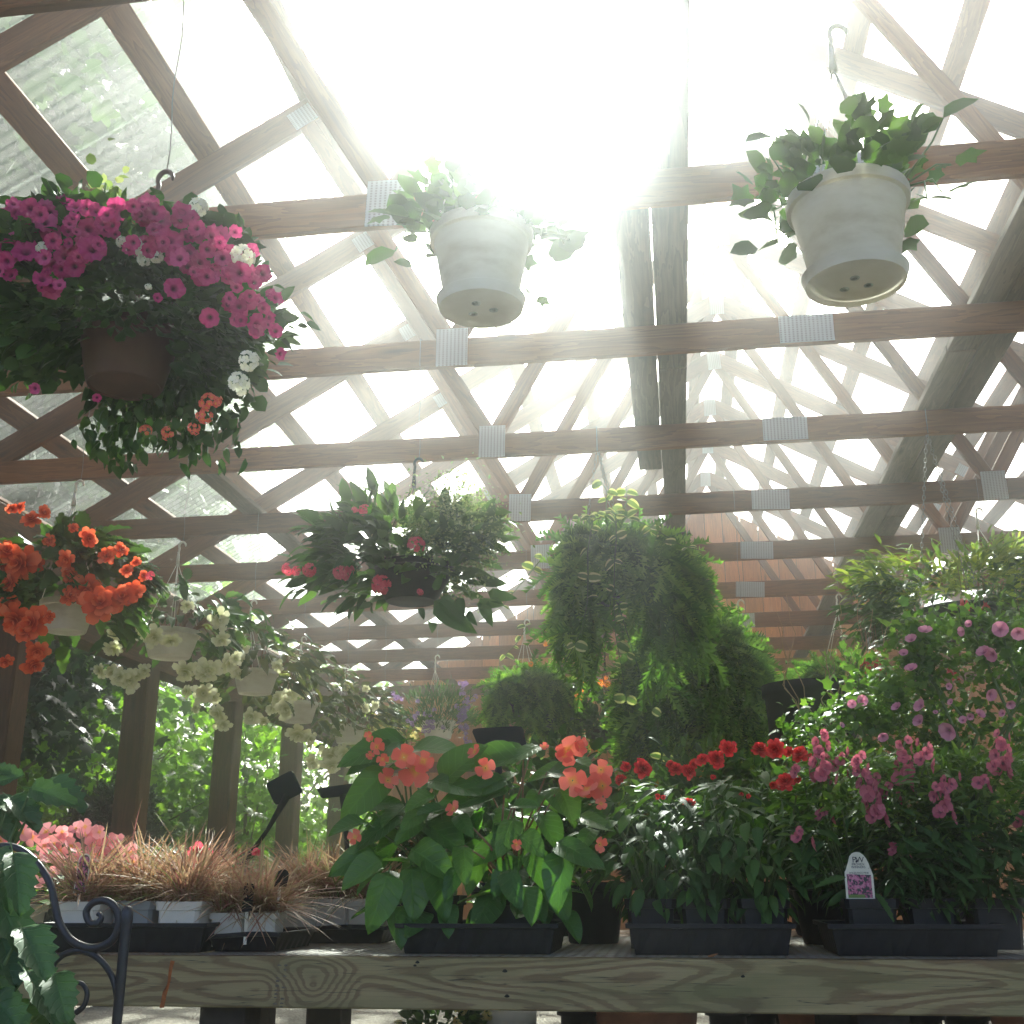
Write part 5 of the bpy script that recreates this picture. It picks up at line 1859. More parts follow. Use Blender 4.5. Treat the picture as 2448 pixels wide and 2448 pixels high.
for txt, cx, cyy, sz, nm, sp_ in (('PW', 855, 705, 195, 'logo_lettering', 0.85), ('PROVEN', 845, 778, 78, 'lettering', 1.0), ('WINNERS', 845, 848, 78, 'lettering', 1.0), ('ANGELFACE PINK', 850, 985, 62, 'lettering', 0.95)):
    me = text_mesh(txt, sz * pxm * 1.05, nm, 'ink', sp_)
    a, b = tl_pt(cx, cyy)
    link(nm, me, card, None, Matrix.Translation((a, -0.0014, b)) @ flip)
# little leaf in the logo
lx_, lz_ = tl_pt(830, 660)
link('logo_leaf', Geo().scatter(leaf_tpl(0.5, 4, 0, 0), (frame(np.array([[0.5, 0, 0.85]]), np.array([[0, -1.0, 0]])) * 95 * pxm), np.array([[lx_ - 0.004, -0.0016, lz_ - 0.006]])).mesh('logo_leaf', 'ink'), card)
stk = Geo().box((0, 0.0004, -0.05), (0.012, 0.001, 0.10)).mesh('label_stake', 'tag_white', False)
link('label_stake', stk, tl)

# ---- tall pink mallow behind
Y = 4.35
base = np.array([P(2250, 2200, Y)[0], Y, ZB])
t = thing('potted_mallow', 'tall bushy pink mallow in a black pot behind the angelonias', 'potted plant', base)
link('pot', round_pot(0.16, 0.26, 'black_plastic'), t)
g = Geo()
k = 6500
pts = []
while len(pts) < 190:
    x, y = RNG.uniform(1860, 2520), RNG.uniform(1490, 1960)
    lim = np.interp(x, [1860, 1960, 2060, 2150, 2260, 2520], [1800, 1680, 1580, 1510, 1490, 1480])
    if y > lim:
        pts.append(P(x, y, Y + RNG.uniform(-0.22, 0.22)) - base)
cl = np.array(pts)
pts = cl[RNG.integers(0, len(cl), k)] + RNG.normal(size=(k, 3)) * 0.042
scatter_leaves(g, [T_OV, T_IVY], pts, rnd_dir(len(pts)) + norm(pts - [0, 0, 0.4]) * 0.6, (0.020, 0.048))
link('foliage', g.mesh('foliage', 'leaf_fresh'), t, 'stuff')
C6 = (1900, 1250, 0.3364)
sg = Stems()
for (pp) in [[(1170, 1560), (1000, 1150), (860, 920), (830, 860)], [(1550, 1420), (1400, 1080), (1290, 800), (1250, 730)], [(1300, 1500), (950, 1100), (880, 800)], [(620, 1750), (480, 1480), (400, 1340)], [(1620, 1200), (1500, 900), (1480, 780)]]:
    c = [P(C6[0] + x * C6[2], C6[1] + y * C6[2], Y - 0.2) - base for x, y in pp]
    sg.tube([np.array([0, 0, 0.25])] + c, np.linspace(0.008, 0.003, len(c) + 1), 6)
    # leaves up the cane
    cc = np.array(c)
    q = np.concatenate([cc[i] + (cc[i + 1] - cc[i]) * RNG.uniform(0, 1, (22, 1)) for i in range(len(cc) - 1)])
    gg_ = Geo()
sg.out(t, 'stem_green')
g = Geo()
cane = []
for (pp) in [[(1000, 1150), (860, 920), (830, 860)], [(1400, 1080), (1290, 800), (1250, 700)], [(950, 1100), (880, 800), (850, 720)], [(480, 1480), (400, 1340), (350, 1260)], [(1500, 1100), (1480, 780), (1460, 730)], [(700, 1500), (640, 1280), (700, 1210)]]:
    cc = np.array([P(C6[0] + x * C6[2], C6[1] + y * C6[2], Y - 0.2) - base for x, y in pp])
    for i in range(len(cc) - 1):
        cane.append(cc[i] + (cc[i + 1] - cc[i]) * RNG.uniform(0, 1, (40, 1)) + RNG.normal(size=(40, 3)) * 0.03)
cane = np.concatenate(cane)
scatter_leaves(g, [T_IVY], cane, rnd_dir(len(cane)) + [0, 0, 0.3], (0.03, 0.065))
link('upper_leaves', g.mesh('upper_leaves', 'leaf_fresh'), t, 'stuff')
put_flowers(t, base, FM['mallow'], [(830, 835, 42), (930, 775, 45), (830, 1045, 45), (775, 930, 30), (1195, 770, 35), (1240, 720, 25), (1460, 760, 52), (1590, 775, 48), (1345, 925, 45), (1410, 930, 50), (1385, 1215, 42), (900, 1305, 48), (730, 1315, 38), (890, 1415, 45), (1100, 1475, 62),
             (475, 1265, 40), (410, 1290, 30), (1310, 1365, 38), (1245, 1375, 24), (1195, 1405, 28), (1530, 1285, 34), (1110, 1275, 22), (625, 1515, 34), (1480, 1355, 24), (1090, 1160, 24), (330, 1440, 20), (1000, 1350, 18)], Y - 0.32, crop=C6, jit=0.06, rscale=1.15)

# ---- tall black planter with curly willow
Y = 5.55
top = P(1935, 1640, Y)
b2top = 0.62
base = np.array([top[0], Y, b2top + 0.001])
hpl = top[2] - b2top
t = thing('tall_planter', 'tall black round planter behind the impatiens', 'planter', base)
link('planter_body', Geo().lathe([(0, 0.01), (0.14, 0.0), (0.16, 0.05), (0.21, hpl - 0.06), (0.222, hpl - 0.05), (0.225, hpl), (0.212, hpl), (0.20, hpl - 0.06), (0, hpl - 0.08)], 40).mesh('planter_body', 'matte_black'), t)
tw = thing('curly_willow', 'bare curly willow twigs in front of the tall black planter', 'branches', (top[0] + 0.05, Y - 0.42, b2top + 0.001))
link('pot', round_pot(0.11, 0.2, 'black_plastic'), tw)
for k in range(17):
    a = RNG.uniform(-1, 1)
    pts_ = []
    ph_ = RNG.uniform(0, 6)
    hgt = RNG.uniform(0.85, 1.32)
    for i in range(22):
        f = i / 21
        pts_.append((a * 0.26 * f + 0.03 * f * math.sin(f * 17 + ph_) + 0.015 * math.sin(f * 41 + ph_), 0.02 * math.cos(f * 15 + ph_) - 0.03 * a * f, 0.19 + f * hgt))
    link('twig', Geo().tube(pts_, np.linspace(0.0042, 0.0012, 22), 5).mesh('twig', 'twig'), tw)

# ---- second bench behind, mostly hidden
b2 = thing('back_bench', 'second plant bench in the shade behind the front one', 'bench', (0.4, 5.6, 0))
for z, nm, sz, cc in ((0.55, 'rail', (4.6, 0.038, 0.14), (0, -0.55, 0.548)), (0, 'rail', (4.6, 0.038, 0.14), (0, 0.55, 0.548))):
    link(nm, Geo().box(cc, sz).mesh(nm, 'slat_wood', False), b2)
for k in range(9):
    link('slat', Geo().box((0, -0.5 + k * 0.125, 0.609), (4.6, 0.10, 0.02)).mesh('slat', 'slat_wood', False), b2)
for sx in (-2.2, 0, 2.2):
    for sy in (-0.5, 0.5):
        link('leg', Geo().box((sx, sy, 0.239), (0.09, 0.09, 0.478)).mesh('leg', 'dark_timber', False), b2)


def bush(label, X, Y, z, rx_, hgt, n, mat, tpls, size, group, name='potted_shrub', pot='black_plastic', fl=None, nfl=0, fr=0.012):
    base = np.array([X, Y, z])
    t = thing(name, label, 'potted plant', base, group)
    link('pot', round_pot(0.12, 0.2, pot), t)
    g = Geo()
    pts = dome_points(n, rx_, rx_, hgt * 0.55, hgt * 0.35, 0.35, 60, 0.14)
    pts[:, 2] += 0.2 + hgt * 0.38
    pts = pts[~((np.hypot(pts[:, 0], pts[:, 1]) < 0.13) & (pts[:, 2] < 0.2))]
    scatter_leaves(g, tpls, pts, norm(pts - [0, 0, 0.2]) + rnd_dir(len(pts)) * 0.6, size)
    link('foliage', g.mesh('foliage', mat), t, 'stuff')
    if fl:
        for k in range(nfl):
            p = pts[RNG.integers(0, len(pts))] * 1.03
            inst('flower', random.choice(fl), t, p, face_frame(np.array([0, -0.8, 0.6]) + rnd_dir() * .5, random.uniform(0, 6)), fr * random.uniform(.8, 1.3))
    return t


GB = 'shaded plants on the back bench'
bush('dark leafy shrub right behind the left coral begonia', -0.55, 5.45, 0.62, 0.34, 0.62, 1500, 'leaf_dark', [T_OV], (0.05, 0.09), GB)
bush('shrub with orange blooms below the lantana basket', 0.10, 5.5, 0.62, 0.34, 0.66, 1500, 'leaf_mid', [T_OV], (0.04, 0.08), GB, fl=FM['lantana'], nfl=14, fr=0.022)
bush('dark shrub at the foot of the hanging ferns', 0.62, 5.35, 0.62, 0.36, 0.60, 1500, 'leaf_dark', [T_OV, T_LANCE], (0.05, 0.09), GB)
bush('green shrub on the back bench at far right', 1.95, 5.4, 0.62, 0.42, 0.85, 1900, 'leaf_mid', [T_OV], (0.05, 0.09), GB)

FB = 'leafy plants in the second row of the front bench'
for (bx, lab, hh) in ((1010, 'dark leafy pot behind the left coral begonia on the front bench', 0.30), (1200, 'dark leafy pot behind the right coral begonia on the front bench', 0.30), (1420, 'dark leafy pot in the gap between begonias and impatiens', 0.26),
                      (1600, 'dark leafy pot behind the left impatiens', 0.28), (1800, 'dark leafy pot behind the right impatiens', 0.28), (1985, 'dark leafy pot in the gap between impatiens and angelonias', 0.26)):
    bush(lab, P(bx, 2270, 4.22)[0], 4.22, ZB, 0.17, hh, 520, 'leaf_dark', [T_OV, T_LANCE], (0.05, 0.09), FB)

# ---- pink wax begonias and purple fountain grass, left end of the bench
GT = 'black plant trays on the bench'
tray('long black tray of white pots and purple grass at left, behind iron bench', P(90, 2285, 3.55)[0], P(490, 2285, 3.55)[0], 3.53, 4.02, h=0.085, group=GT)
tray('short black tray of small white grass pots beside the bare mesh', P(500, 2285, 3.62)[0], P(668, 2285, 3.62)[0], 3.60, 3.98, h=0.055, group=GT, warp=0.004)
tray('wavy-rimmed black tray of grass farther back on the mesh', P(665, 2260, 4.2)[0], P(935, 2260, 4.2)[0], 4.10, 4.50, h=0.055, group=GT, warp=0.008)
gcount = [0]
GRASS_T = [leaf_tpl(0.028, 7, c, 0.3, base=0.15, tip=0.6) for c in (0.25, 0.55, 0.95)]


def grass_pot(label, X, Y, z, w=0.145, h=0.125, n=130, ln=(0.16, 0.34), mat='white_plastic', lean=(0, 0)):
    base = np.array([X, Y, z])
    t = thing('potted_perennial', label, 'potted plant', base, 'purple fountain grass pots')
    link('pot', square_pot(w, h, mat, taper=0.82), t)
    g = Geo()
    a = RNG.uniform(0, 2 * math.pi, n)
    d = np.stack([np.cos(a) * RNG.uniform(0.2, 1.0, n) + lean[0], np.sin(a) * RNG.uniform(0.2, 1.0, n) + lean[1], RNG.uniform(0.45, 1.5, n)], -1)
    pts = np.stack([RNG.normal(size=n) * 0.022, RNG.normal(size=n) * 0.022, np.full(n, h * 0.92)], -1)
    # normals so that the blade curls downwards
    nn = np.tile([0, 0, 1.0], (n, 1)) + RNG.normal(size=(n, 3)) * 0.25
    R = frame(d, nn) * RNG.uniform(ln[0], ln[1], n)[:, None, None]
    idx = RNG.integers(0, 3, n)
    for i in range(3):
        g.scatter(GRASS_T[i], R[idx == i], pts[idx == i])
    link('blades', g.mesh('blades', 'grass_purple'), t, 'stuff')
    return t


z1 = ZB + 0.012
gl = ['purple fountain grass in white pot partly behind the iron scroll arm', 'purple fountain grass in white pot right of the iron bench post', 'purple fountain grass in the nearest clear white pot', 'purple fountain grass at the back of the long tray, left', 'purple fountain grass at the back of the long tray, right',
      'reddish grass in small white pot, left of the short tray', 'reddish grass in small white pot, right of the short tray', 'reddish grass at the back of the short tray', 'tan grass in the wavy tray, left pot', 'tan grass in the wavy tray, middle pot', 'tan grass in the wavy tray, right pot', 'tan grass behind the wavy tray, against the begonia']
sp_ = [(200, 3.62, 'white_plastic'), (330, 3.70, 'grey_plastic'), (440, 3.62, 'white_plastic'), (345, 3.88, 'white_plastic'), (460, 3.86, 'white_plastic'),
       (550, 3.68, 'white_plastic'), (630, 3.70, 'white_plastic'), (600, 3.86, 'white_plastic'), (720, 4.2, 'white_plastic'), (800, 4.22, 'white_plastic'), (880, 4.2, 'white_plastic'), (800, 4.40, 'white_plastic')]
for i, (px_, yy, mt) in enumerate(sp_):
    X = P(px_, 2250, yy)[0]
    small = 5 <= i <= 7
    grass_pot(gl[i], X, yy, z1, 0.115 if small else 0.150, 0.10 if small else 0.135, n=260 if small else 300, mat=mt, ln=(0.10, 0.24) if small else (0.12, 0.27), lean=((0.25, -0.35) if small else (0, -0.15)))
# picture stakes in the grass
for lab, x0, y0, x1, y1, yy, wd in (('white-rimmed plant label with purple picture among the grass', 190, 2135, 205, 2040, 3.56, 0.042), ('dark round-topped plant label in the grass, right', 668, 2120, 678, 2078, 3.66, 0.045), ('dark leaf-shaped plant label leaning in the short tray', 590, 2180, 597, 2110, 3.60, 0.034)):
    p0, p1 = P(x0, y0, yy), P(x1, y1, yy)
    t = thing('plant_label', lab, 'plant label', p0, 'small plant labels among the grass')
    h = p1[2] - p0[2]
    def arch(s_, y):
        hw_ = wd / 2 * s_
        o_ = [(-hw_, 0), (hw_, 0)]
        for i in range(9):
            a = i / 8 * math.pi
            o_.append((hw_ * math.cos(a), h - hw_ + hw_ * math.sin(a)))
        return [(x + (p1[0] - p0[0]) * z / h, y, z * (1 if s_ == 1 else 0.96)) for x, z in o_]
    for s_, y, mt, nm in ((1, 0, 'tag_white' if wd < 0.043 and yy < 3.58 else 'matte_black', 'label_card'), (0.82, -0.0012, 'tag_photo' if yy < 3.6 else 'matte_black', 'picture')):
        o_ = arch(s_, y)
        n = len(o_)
        Vv = [(0, y, h * 0.45)] + o_
        Ff = [(0, i + 1, (i + 1) % n + 1) for i in range(n)]
        link(nm, Geo().add(Vv, Ff).mesh(nm, mt, False), t)
    link('label_stake', Geo().box((0, 0.0006, -0.045), (0.01, 0.001, 0.10)).mesh('label_stake', 'tag_white', False), t)

# pink wax begonias
Y = 3.80
WAXL = to_mesh('leaf', leaf_tpl(0.8, 5, 0.2, 0.3, base=0.38, tip=0.7), 'leaf_fresh')
C7 = (0, 1628, 0.4244)
wax = [(30, 840, 40), (120, 850, 45), (60, 900, 40), (0, 900, 45), (260, 850, 45), (300, 920, 45), (250, 930, 40), (320, 1000, 40), (370, 870, 35), (430, 830, 35), (490, 860, 50), (480, 820, 35), (540, 880, 35), (560, 850, 30), (400, 930, 40), (620, 920, 45), (640, 960, 45),
       (550, 970, 40), (600, 990, 40), (740, 970, 42), (750, 1020, 30), (460, 1000, 40), (520, 930, 40), (200, 1140, 42), (30, 990, 45), (120, 1000, 35), (430, 990, 35), (560, 1090, 40), (180, 880, 40), (340, 960, 40), (80, 960, 40), (660, 900, 35), (350, 850, 30), (590, 1060, 35), (280, 1010, 35), (220, 1000, 38), (500, 990, 38), (440, 1080, 30), (300, 1080, 32)]
for bi, (bx, lab) in enumerate(((40, 'pink wax begonia at the left edge above the iron bench back'), (170, 'pink wax begonia in the middle of the left group'), (265, 'pink wax begonia beside the purple grass'))):
    X = P(bx, 2200, 3.95)[0]
    base = np.array([X, 3.96 if bi == 0 else 4.12, ZB])
    t = thing('potted_begonia', lab, 'potted plant', base, 'pink wax begonias')
    link('pot', square_pot(0.15, 0.13, 'white_plastic'), t)
    for k in range(70):
        a = RNG.uniform(0, 2 * math.pi)
        z = RNG.uniform(0.13, 0.33)
        rr = RNG.uniform(0.04, 0.15)
        p = np.array([rr * math.cos(a), rr * math.sin(a), z])
        inst('leaf', WAXL, t, p, frame(np.array([math.cos(a), math.sin(a), RNG.uniform(-.5, .3)]), np.array([0, -0.3, 1.0]) + rnd_dir() * 0.4), RNG.uniform(0.05, 0.08))
    lo, hi = ((-999, 160), (160, 400), (400, 999))[bi]
    spots = [s_ for s_ in wax if lo <= s_[0] < hi]
    put_flowers(t, base, FM['pink'], spots, 3.80, crop=C7, jit=0.06, up=0.35, rscale=1.3)

# pink zinnia-like bloom and bud in the grass
z_ = np.array([P(478, 2040, 4.02)[0], 4.05, ZB])
t = thing('potted_dahlia', 'single coral pink bloom with a pale bud among the purple grass', 'potted plant', z_)
link('pot', square_pot(0.12, 0.11, 'white_plastic'), t)
sg = Stems()
for x, y in ((478, 2040), (435, 2035), (613, 2038)):
    p = P(x, y, 3.98) - z_
    sg.tube([np.array([0, 0, 0.1]), p * [0.6, 0.6, 0.7], p], 0.003, 5)
sg.out(t, 'stem_green')
put_flowers(t, z_, [to_mesh('flower', flower_double(4, 9, 0.2, 3), 'petal_cerise')], [(478, 2040, 27), (613, 2038, 11)], 3.97, jit=0.01)
pb = P(432, 2020, 3.97) - z_
inst('bud', to_mesh('bud', leaf_tpl(0.32, 4, -0.1, 0.6), 'petal_cream'), t, pb, frame(np.array([0.7, 0, -0.7]), np.array([0, -1.0, 0.2])), 0.045)
g = Geo()
pts = np.stack([RNG.normal(size=60) * 0.05, RNG.normal(size=60) * 0.05, RNG.uniform(0.1, 0.22, 60)], -1)
scatter_leaves(g, [T_OV], pts, norm(pts) + rnd_dir(60) * .4, (0.05, 0.08))
link('foliage', g.mesh('foliage', 'leaf_mid'), t, 'stuff')


# ---- black price signs on stakes
def sign(label, corners, Y, foot, stake_w=0.012):
    c = np.mean([P(x, y, Y) for x, y in corners], 0)
    ft = P(*foot, Y)
    ft[2] = max(ft[2], ZB) if Y < BY1 else ft[2]
    t = thing('price_sign', label, 'sign', ft, 'black price signs on stakes')
    w = [P(x, y, Y) - ft for x, y in corners]
    # round the corners
    o_ = []
    n = len(w)
    for i in range(n):
        p, q, r_ = w[i - 1], w[i], w[(i + 1) % n]
        a, b = q + (p - q) * 0.14, q + (r_ - q) * 0.14
        for f in (0, 0.5, 1):
            o_.append((1 - f) ** 2 * a + 2 * f * (1 - f) * q + f * f * b)
    m = len(o_)
    cc = np.mean(o_, 0)
    V = [np.array(p) + [0, -0.003, 0] for p in o_] + [np.array(p) + [0, 0.003, 0] for p in o_] + [cc + [0, -0.003, 0], cc + [0, 0.003, 0]]
    F = []
    for i in range(m):
        j = (i + 1) % m
        F += [(2 * m, j, i), (2 * m + 1, m + i, m + j), (i, j, m + j), (i, m + j, m + i)]
    link('sign_board', Geo().add(V, F).mesh('sign_board', 'matte_black', False), t)
    # stake runs from the lower edge to the soil
    be = (w[-1] + w[-2]) / 2
    link('stake', Geo().tube([np.zeros(3), be * 0.55, be + (cc - be) * 0.35], [stake_w, stake_w * 0.8, stake_w * 1.5], 6).mesh('stake', 'matte_black'), t)
    return t


CS = (600, 1450, 600 / 1932)
s2 = lambda q: [(CS[0] + x * CS[2], CS[1] + y * CS[2]) for x, y in q]
sign('black price sign tilted on a slanted stake in front of the third post', s2([(110, 1365), (320, 1255), (402, 1430), (190, 1535)]), 4.35, (575, 2075), 0.010)
sign('low wide black price sign left of the coral begonia', s2([(505, 1400), (905, 1345), (890, 1440), (545, 1480)]), 4.5, (835, 2120))
sign('black trapezoid price sign standing behind the coral begonias', [(1126, 1742), (1250, 1735), (1262, 1800), (1215, 1812), (1150, 1800)], 4.55, (1220, 2100))

fp = P(1703, 2290, 3.50)
fo = thing('fallen_leaf', 'curled brown dead leaf lying on the bench rail below the impatiens', 'leaf', (fp[0], 3.498, BT + 0.002))
inst('leaf_blade', to_mesh('leaf_blade', leaf_tpl(0.5, 5, -0.35, 0.5), 'dead_leaf'), fo, (-0.016, 0, 0.0), frame(np.array([1.0, 0.1, 0.0]), np.array([0, -0.3, 1.0])), 0.034)

# ------------------------------------------------------------------ cast-iron garden bench, left foreground
YI = 2.62
ib0 = P(293, 2440, YI)
ib = thing('iron_bench', 'black cast-iron garden bench end with scrolled arm in the left foreground', 'bench', (ib0[0], YI, 0))
IB = np.array([ib0[0], YI, 0])
CI = (0, 1900, 700 / 1932)


def ip(x, y, dy=0.0):
    return P(CI[0] + x * CI[2], CI[1] + y * CI[2], YI) + [0, dy, 0] - IB


def smooth(pts, n=8):
    pts = [np.asarray(p, float) for p in pts]
    ext = [2 * pts[0] - pts[1]] + pts + [2 * pts[-1] - pts[-2]]
    out = []
    for i in range(1, len(ext) - 2):
        p0, p1, p2, p3 = ext[i - 1:i + 3]
        for k in range(n):
            t_ = k / n
            out.append(0.5 * ((2 * p1) + (-p0 + p2) * t_ + (2 * p0 - 5 * p1 + 4 * p2 - p3) * t_ ** 2 + (-p0 + 3 * p1 - 3 * p2 + p3) * t_ ** 3))
    out.append(pts[-1])
    return np.array(out)


mpp = kpx(ib0) * CI[2]
GROUNDPX = 1100
back = smooth([ip(-120, 395), ip(-40, 350), (ip(50, 338)), ip(150, 370), ip(260, 470), ip(335, 600), ip(365, 740), ip(395, 850), ip(460, 950), ip(560, 1005), ip(660, 1005), ip(750, 950), ip(785, 850), ip(765, 750), ip(700, 700), ip(620, 710), ip(570, 770), ip(590, 840), ip(640, 850), ip(668, 815), ip(655, 785), ip(638, 795)])
rb_ = np.interp(np.arange(len(back)), [0, 40, len(back) * .55, len(back) * .72, len(back) * .85, len(back)], np.array([22, 26, 30, 24, 26, 9]) * mpp)
arch1 = smooth([ip(340, 1180), ip(360, 1110), ip(430, 1050), ip(540, 1030), ip(650, 1080), ip(735, 1190), ip(770, 1320), ip(775, 1460), ip(780, 1700)])
scr = smooth([ip(500, 1440), ip(555, 1390), ip(575, 1310), ip(545, 1250), ip(490, 1240), ip(455, 1265), ip(465, 1295), ip(492, 1290), ip(490, 1268)])
leg2 = smooth([ip(140, 1500), ip(200, 1380), ip(260, 1240), ip(300, 1180), ip(345, 1130)])
for dy in (0.0, -1.25):
    def sh(c):
        return c + np.array([0, dy, 0])
    fr = Geo().tube(sh(back), rb_, 8)
    fobj = link('side_frame', fr.mesh('side_frame', 'iron'), ib)
    link('scroll', Geo().tube(sh(arch1), 22 * mpp, 8).mesh('scroll', 'iron'), fobj)
    link('scroll', Geo().tube(sh(scr), np.linspace(20, 9, len(scr)) * mpp, 8).mesh('scroll', 'iron'), fobj)
    link('scroll', Geo().tube(sh(leg2), np.linspace(20, 20, len(leg2)) * mpp, 8).mesh('scroll', 'iron'), fobj)
    pt = ip(838, 790)
    zt = pt[2]
    lg = Geo().lathe([(0, 0.0), (30 * mpp, 0.0), (28 * mpp, 0.02), (33 * mpp, zt - 0.25), (34 * mpp, zt - 0.05), (38 * mpp, zt - 0.03), (42 * mpp, zt - 0.012), (40 * mpp, zt + 0.006), (26 * mpp, zt + 0.017), (0, zt + 0.02)], 14, (pt[0], dy, 0))
    link('leg', lg.mesh('leg', 'iron'), ib)
    bl = ip(-60, 1500)
    link('leg', Geo().tube([np.array([bl[0] - 0.06, dy, 0.0]), np.array([bl[0], dy, 0.25]), ip(-60, 1300) + [0, dy, 0], ip(40, 700) + [0, dy, 0]], 0.016, 8).mesh('leg', 'iron'), ib)
    # seat rail of this end
    link('seat_rail', Geo().box(((pt[0] + bl[0]) / 2, dy, 0.40), (abs(pt[0] - bl[0]), 0.03, 0.03)).mesh('seat_rail', 'iron', False), ib)
for k in range(6):
    xx = bl[0] + 0.03 + (pt[0] - bl[0]) * k / 6
    link('seat_slat', Geo().box((xx, -0.625, 0.427), (0.055, 1.30, 0.02)).mesh('seat_slat', 'slat_wood', False), ib)
for k in range(4):
    link('back_slat', Geo().box((bl[0] - 0.055 + 0.0 * k, -0.625, 0.55 + 0.075 * k), (0.02, 1.30, 0.055)).mesh('back_slat', 'slat_wood', False), ib)

# ------------------------------------------------------------------ leafy plants close to the camera at the left edge
SERR = [to_mesh('leaf', leaf_tpl(w, 6, c, 0.6, base=0.42, tip=0.85, serr=2, wave=0.03, petiole=0.2, cols=3), 'leaf_serrate') for w, c in ((0.50, 0.25), (0.42, 0.35), (0.55, 0.1))]


def edge_plant(label, foot, leaves, Y, pot_h=0.3, pot_r=0.16):
    base = np.array([foot[0], foot[1], 0.0])
    t = thing('potted_hydrangea', label, 'potted plant', base, 'large-leaved plants at the left edge')
    link('pot', round_pot(pot_r, pot_h, 'black_plastic'), t)
    sg = Stems()
    for (x0, y0, x1, y1, sh_) in leaves:
        yy = Y + random.uniform(-0.06, 0.06)
        p0 = P(x0, y0, yy) - base
        p1 = P(x1, y1, yy - 0.05) - base
        inst('leaf', SERR[sh_], t, p0, frame(p1 - p0, norm(CAMP - base - p0) * 0.8 + np.array([0, 0, 0.5]) + rnd_dir() * 0.3), np.linalg.norm(p1 - p0))
        sg.tube([np.array([0, 0, pot_h - 0.03]), p0 * [0.5, 0.5, 0.7] + [0, 0, 0.1], p0 * 0.98], [0.006, 0.005, 0.003], 5)
    for k in range(30):
        a = RNG.uniform(0, 2 * math.pi)
        p = np.array([RNG.uniform(0.02, 0.2) * math.cos(a) - 0.1, RNG.uniform(0.02, 0.2) * math.sin(a), RNG.uniform(pot_h, 0.78)])
        inst('leaf', SERR[RNG.integers(0, 3)], t, p, frame(np.array([math.cos(a) - 0.2, math.sin(a), RNG.uniform(-.8, .2)]), np.array([0, -0.2, 1.0]) + rnd_dir() * .3), RNG.uniform(0.10, 0.15))
    sg.out(t, 'stem_green')


f1 = P(-130, 2400, 2.15)
edge_plant('large serrated green leaves in front of the iron bench, left edge', (f1[0], 2.2), [(30, 2035, 60, 2165, 0), (0, 2060, 30, 2150, 1), (-20, 2110, 60, 2250, 0), (-30, 2170, 45, 2330, 2), (50, 2215, 112, 2335, 2), (60, 2320, 150, 2430, 0), (120, 2390, 170, 2470, 1), (-30, 2300, 30, 2400, 1), (-20, 2380, 60, 2470, 0), (10, 2200, 60, 2280, 1), (-10, 2030, 12, 2080, 0), (130, 2325, 160, 2440, 2), (-10, 2250, 40, 2350, 2)], 2.2)
f2 = P(-80, 2200, 3.05)
edge_plant('bright serrated leaves above the pink begonias at the left edge', (f2[0], 3.05), [(20, 1905, 92, 1965, 0), (70, 1885, 160, 1905, 1), (100, 1870, 200, 1915, 0), (-10, 1870, 50, 1850, 2), (-20, 1850, 30, 1830, 1), (10, 1920, 90, 1960, 2), (-10, 1900, 40, 1990, 1), (-30, 1940, 20, 1990, 0)], 3.05, 0.35)

# ------------------------------------------------------------------ pots under the bench
UB = 'pots stored under the bench'
YU = 4.95


def ground_pot(label, cxp, wpx, h, mat, Y=YU, name='flower_pot', taper=0.7, plant=None):
    c = P(cxp, 2440, Y)
    r = wpx / 2 * kpx(c)
    t = thing(name, label, 'flower pot', (c[0], Y, 0.005), UB)
    link('pot', Geo().lathe(pot_prof(r * 1.08, h, taper, 0.02, 0.06, 0.012), 36).mesh('pot', mat), t)
    link('soil', Geo().lathe([(0, h - 0.04), (r * 1.02, h - 0.04)], 24).mesh('soil', 'soil'), t)
    return t


ground_pot('white pot on the gravel under the bench, seen below the rail', 1222, 112, 0.36, 'white_plastic')
ground_pot('terracotta pot under the bench, leftmost of the three', 1545, 245, 0.42, 'terracotta')
ground_pot('terracotta pot under the bench, middle of the three', 1995, 265, 0.42, 'terracotta')
ground_pot('terracotta pot under the bench at the right edge', 2500, 250, 0.42, 'terracotta')
ground_pot('black nursery pot under the bench left of the terracotta pots', 1385, 100, 0.40, 'black_plastic')
ground_pot('black nursery pot under the bench, first between terracotta pots', 1740, 100, 0.40, 'black_plastic', 5.0)
ground_pot('black nursery pot under the bench, right of the first black one', 1815, 90, 0.36, 'black_plastic', 5.35)
ground_pot('black nursery pot under the bench, left of the right-edge terracotta pot', 2200, 110, 0.40, 'black_plastic')
ground_pot('black nursery pot under the bench, second from the right edge', 2310, 110, 0.36, 'black_plastic', 5.35)
by = P(1070, 2440, 4.9)
bush('small plant with pale yellow flowers under the bench', by[0], 4.9, 0.005, 0.17, 0.30, 500, 'leaf_mid', [T_OV], (0.03, 0.06), UB, name='potted_plant', fl=FM['yellow'], nfl=14, fr=0.022)

# ------------------------------------------------------------------ trees and shrubs beyond the posts


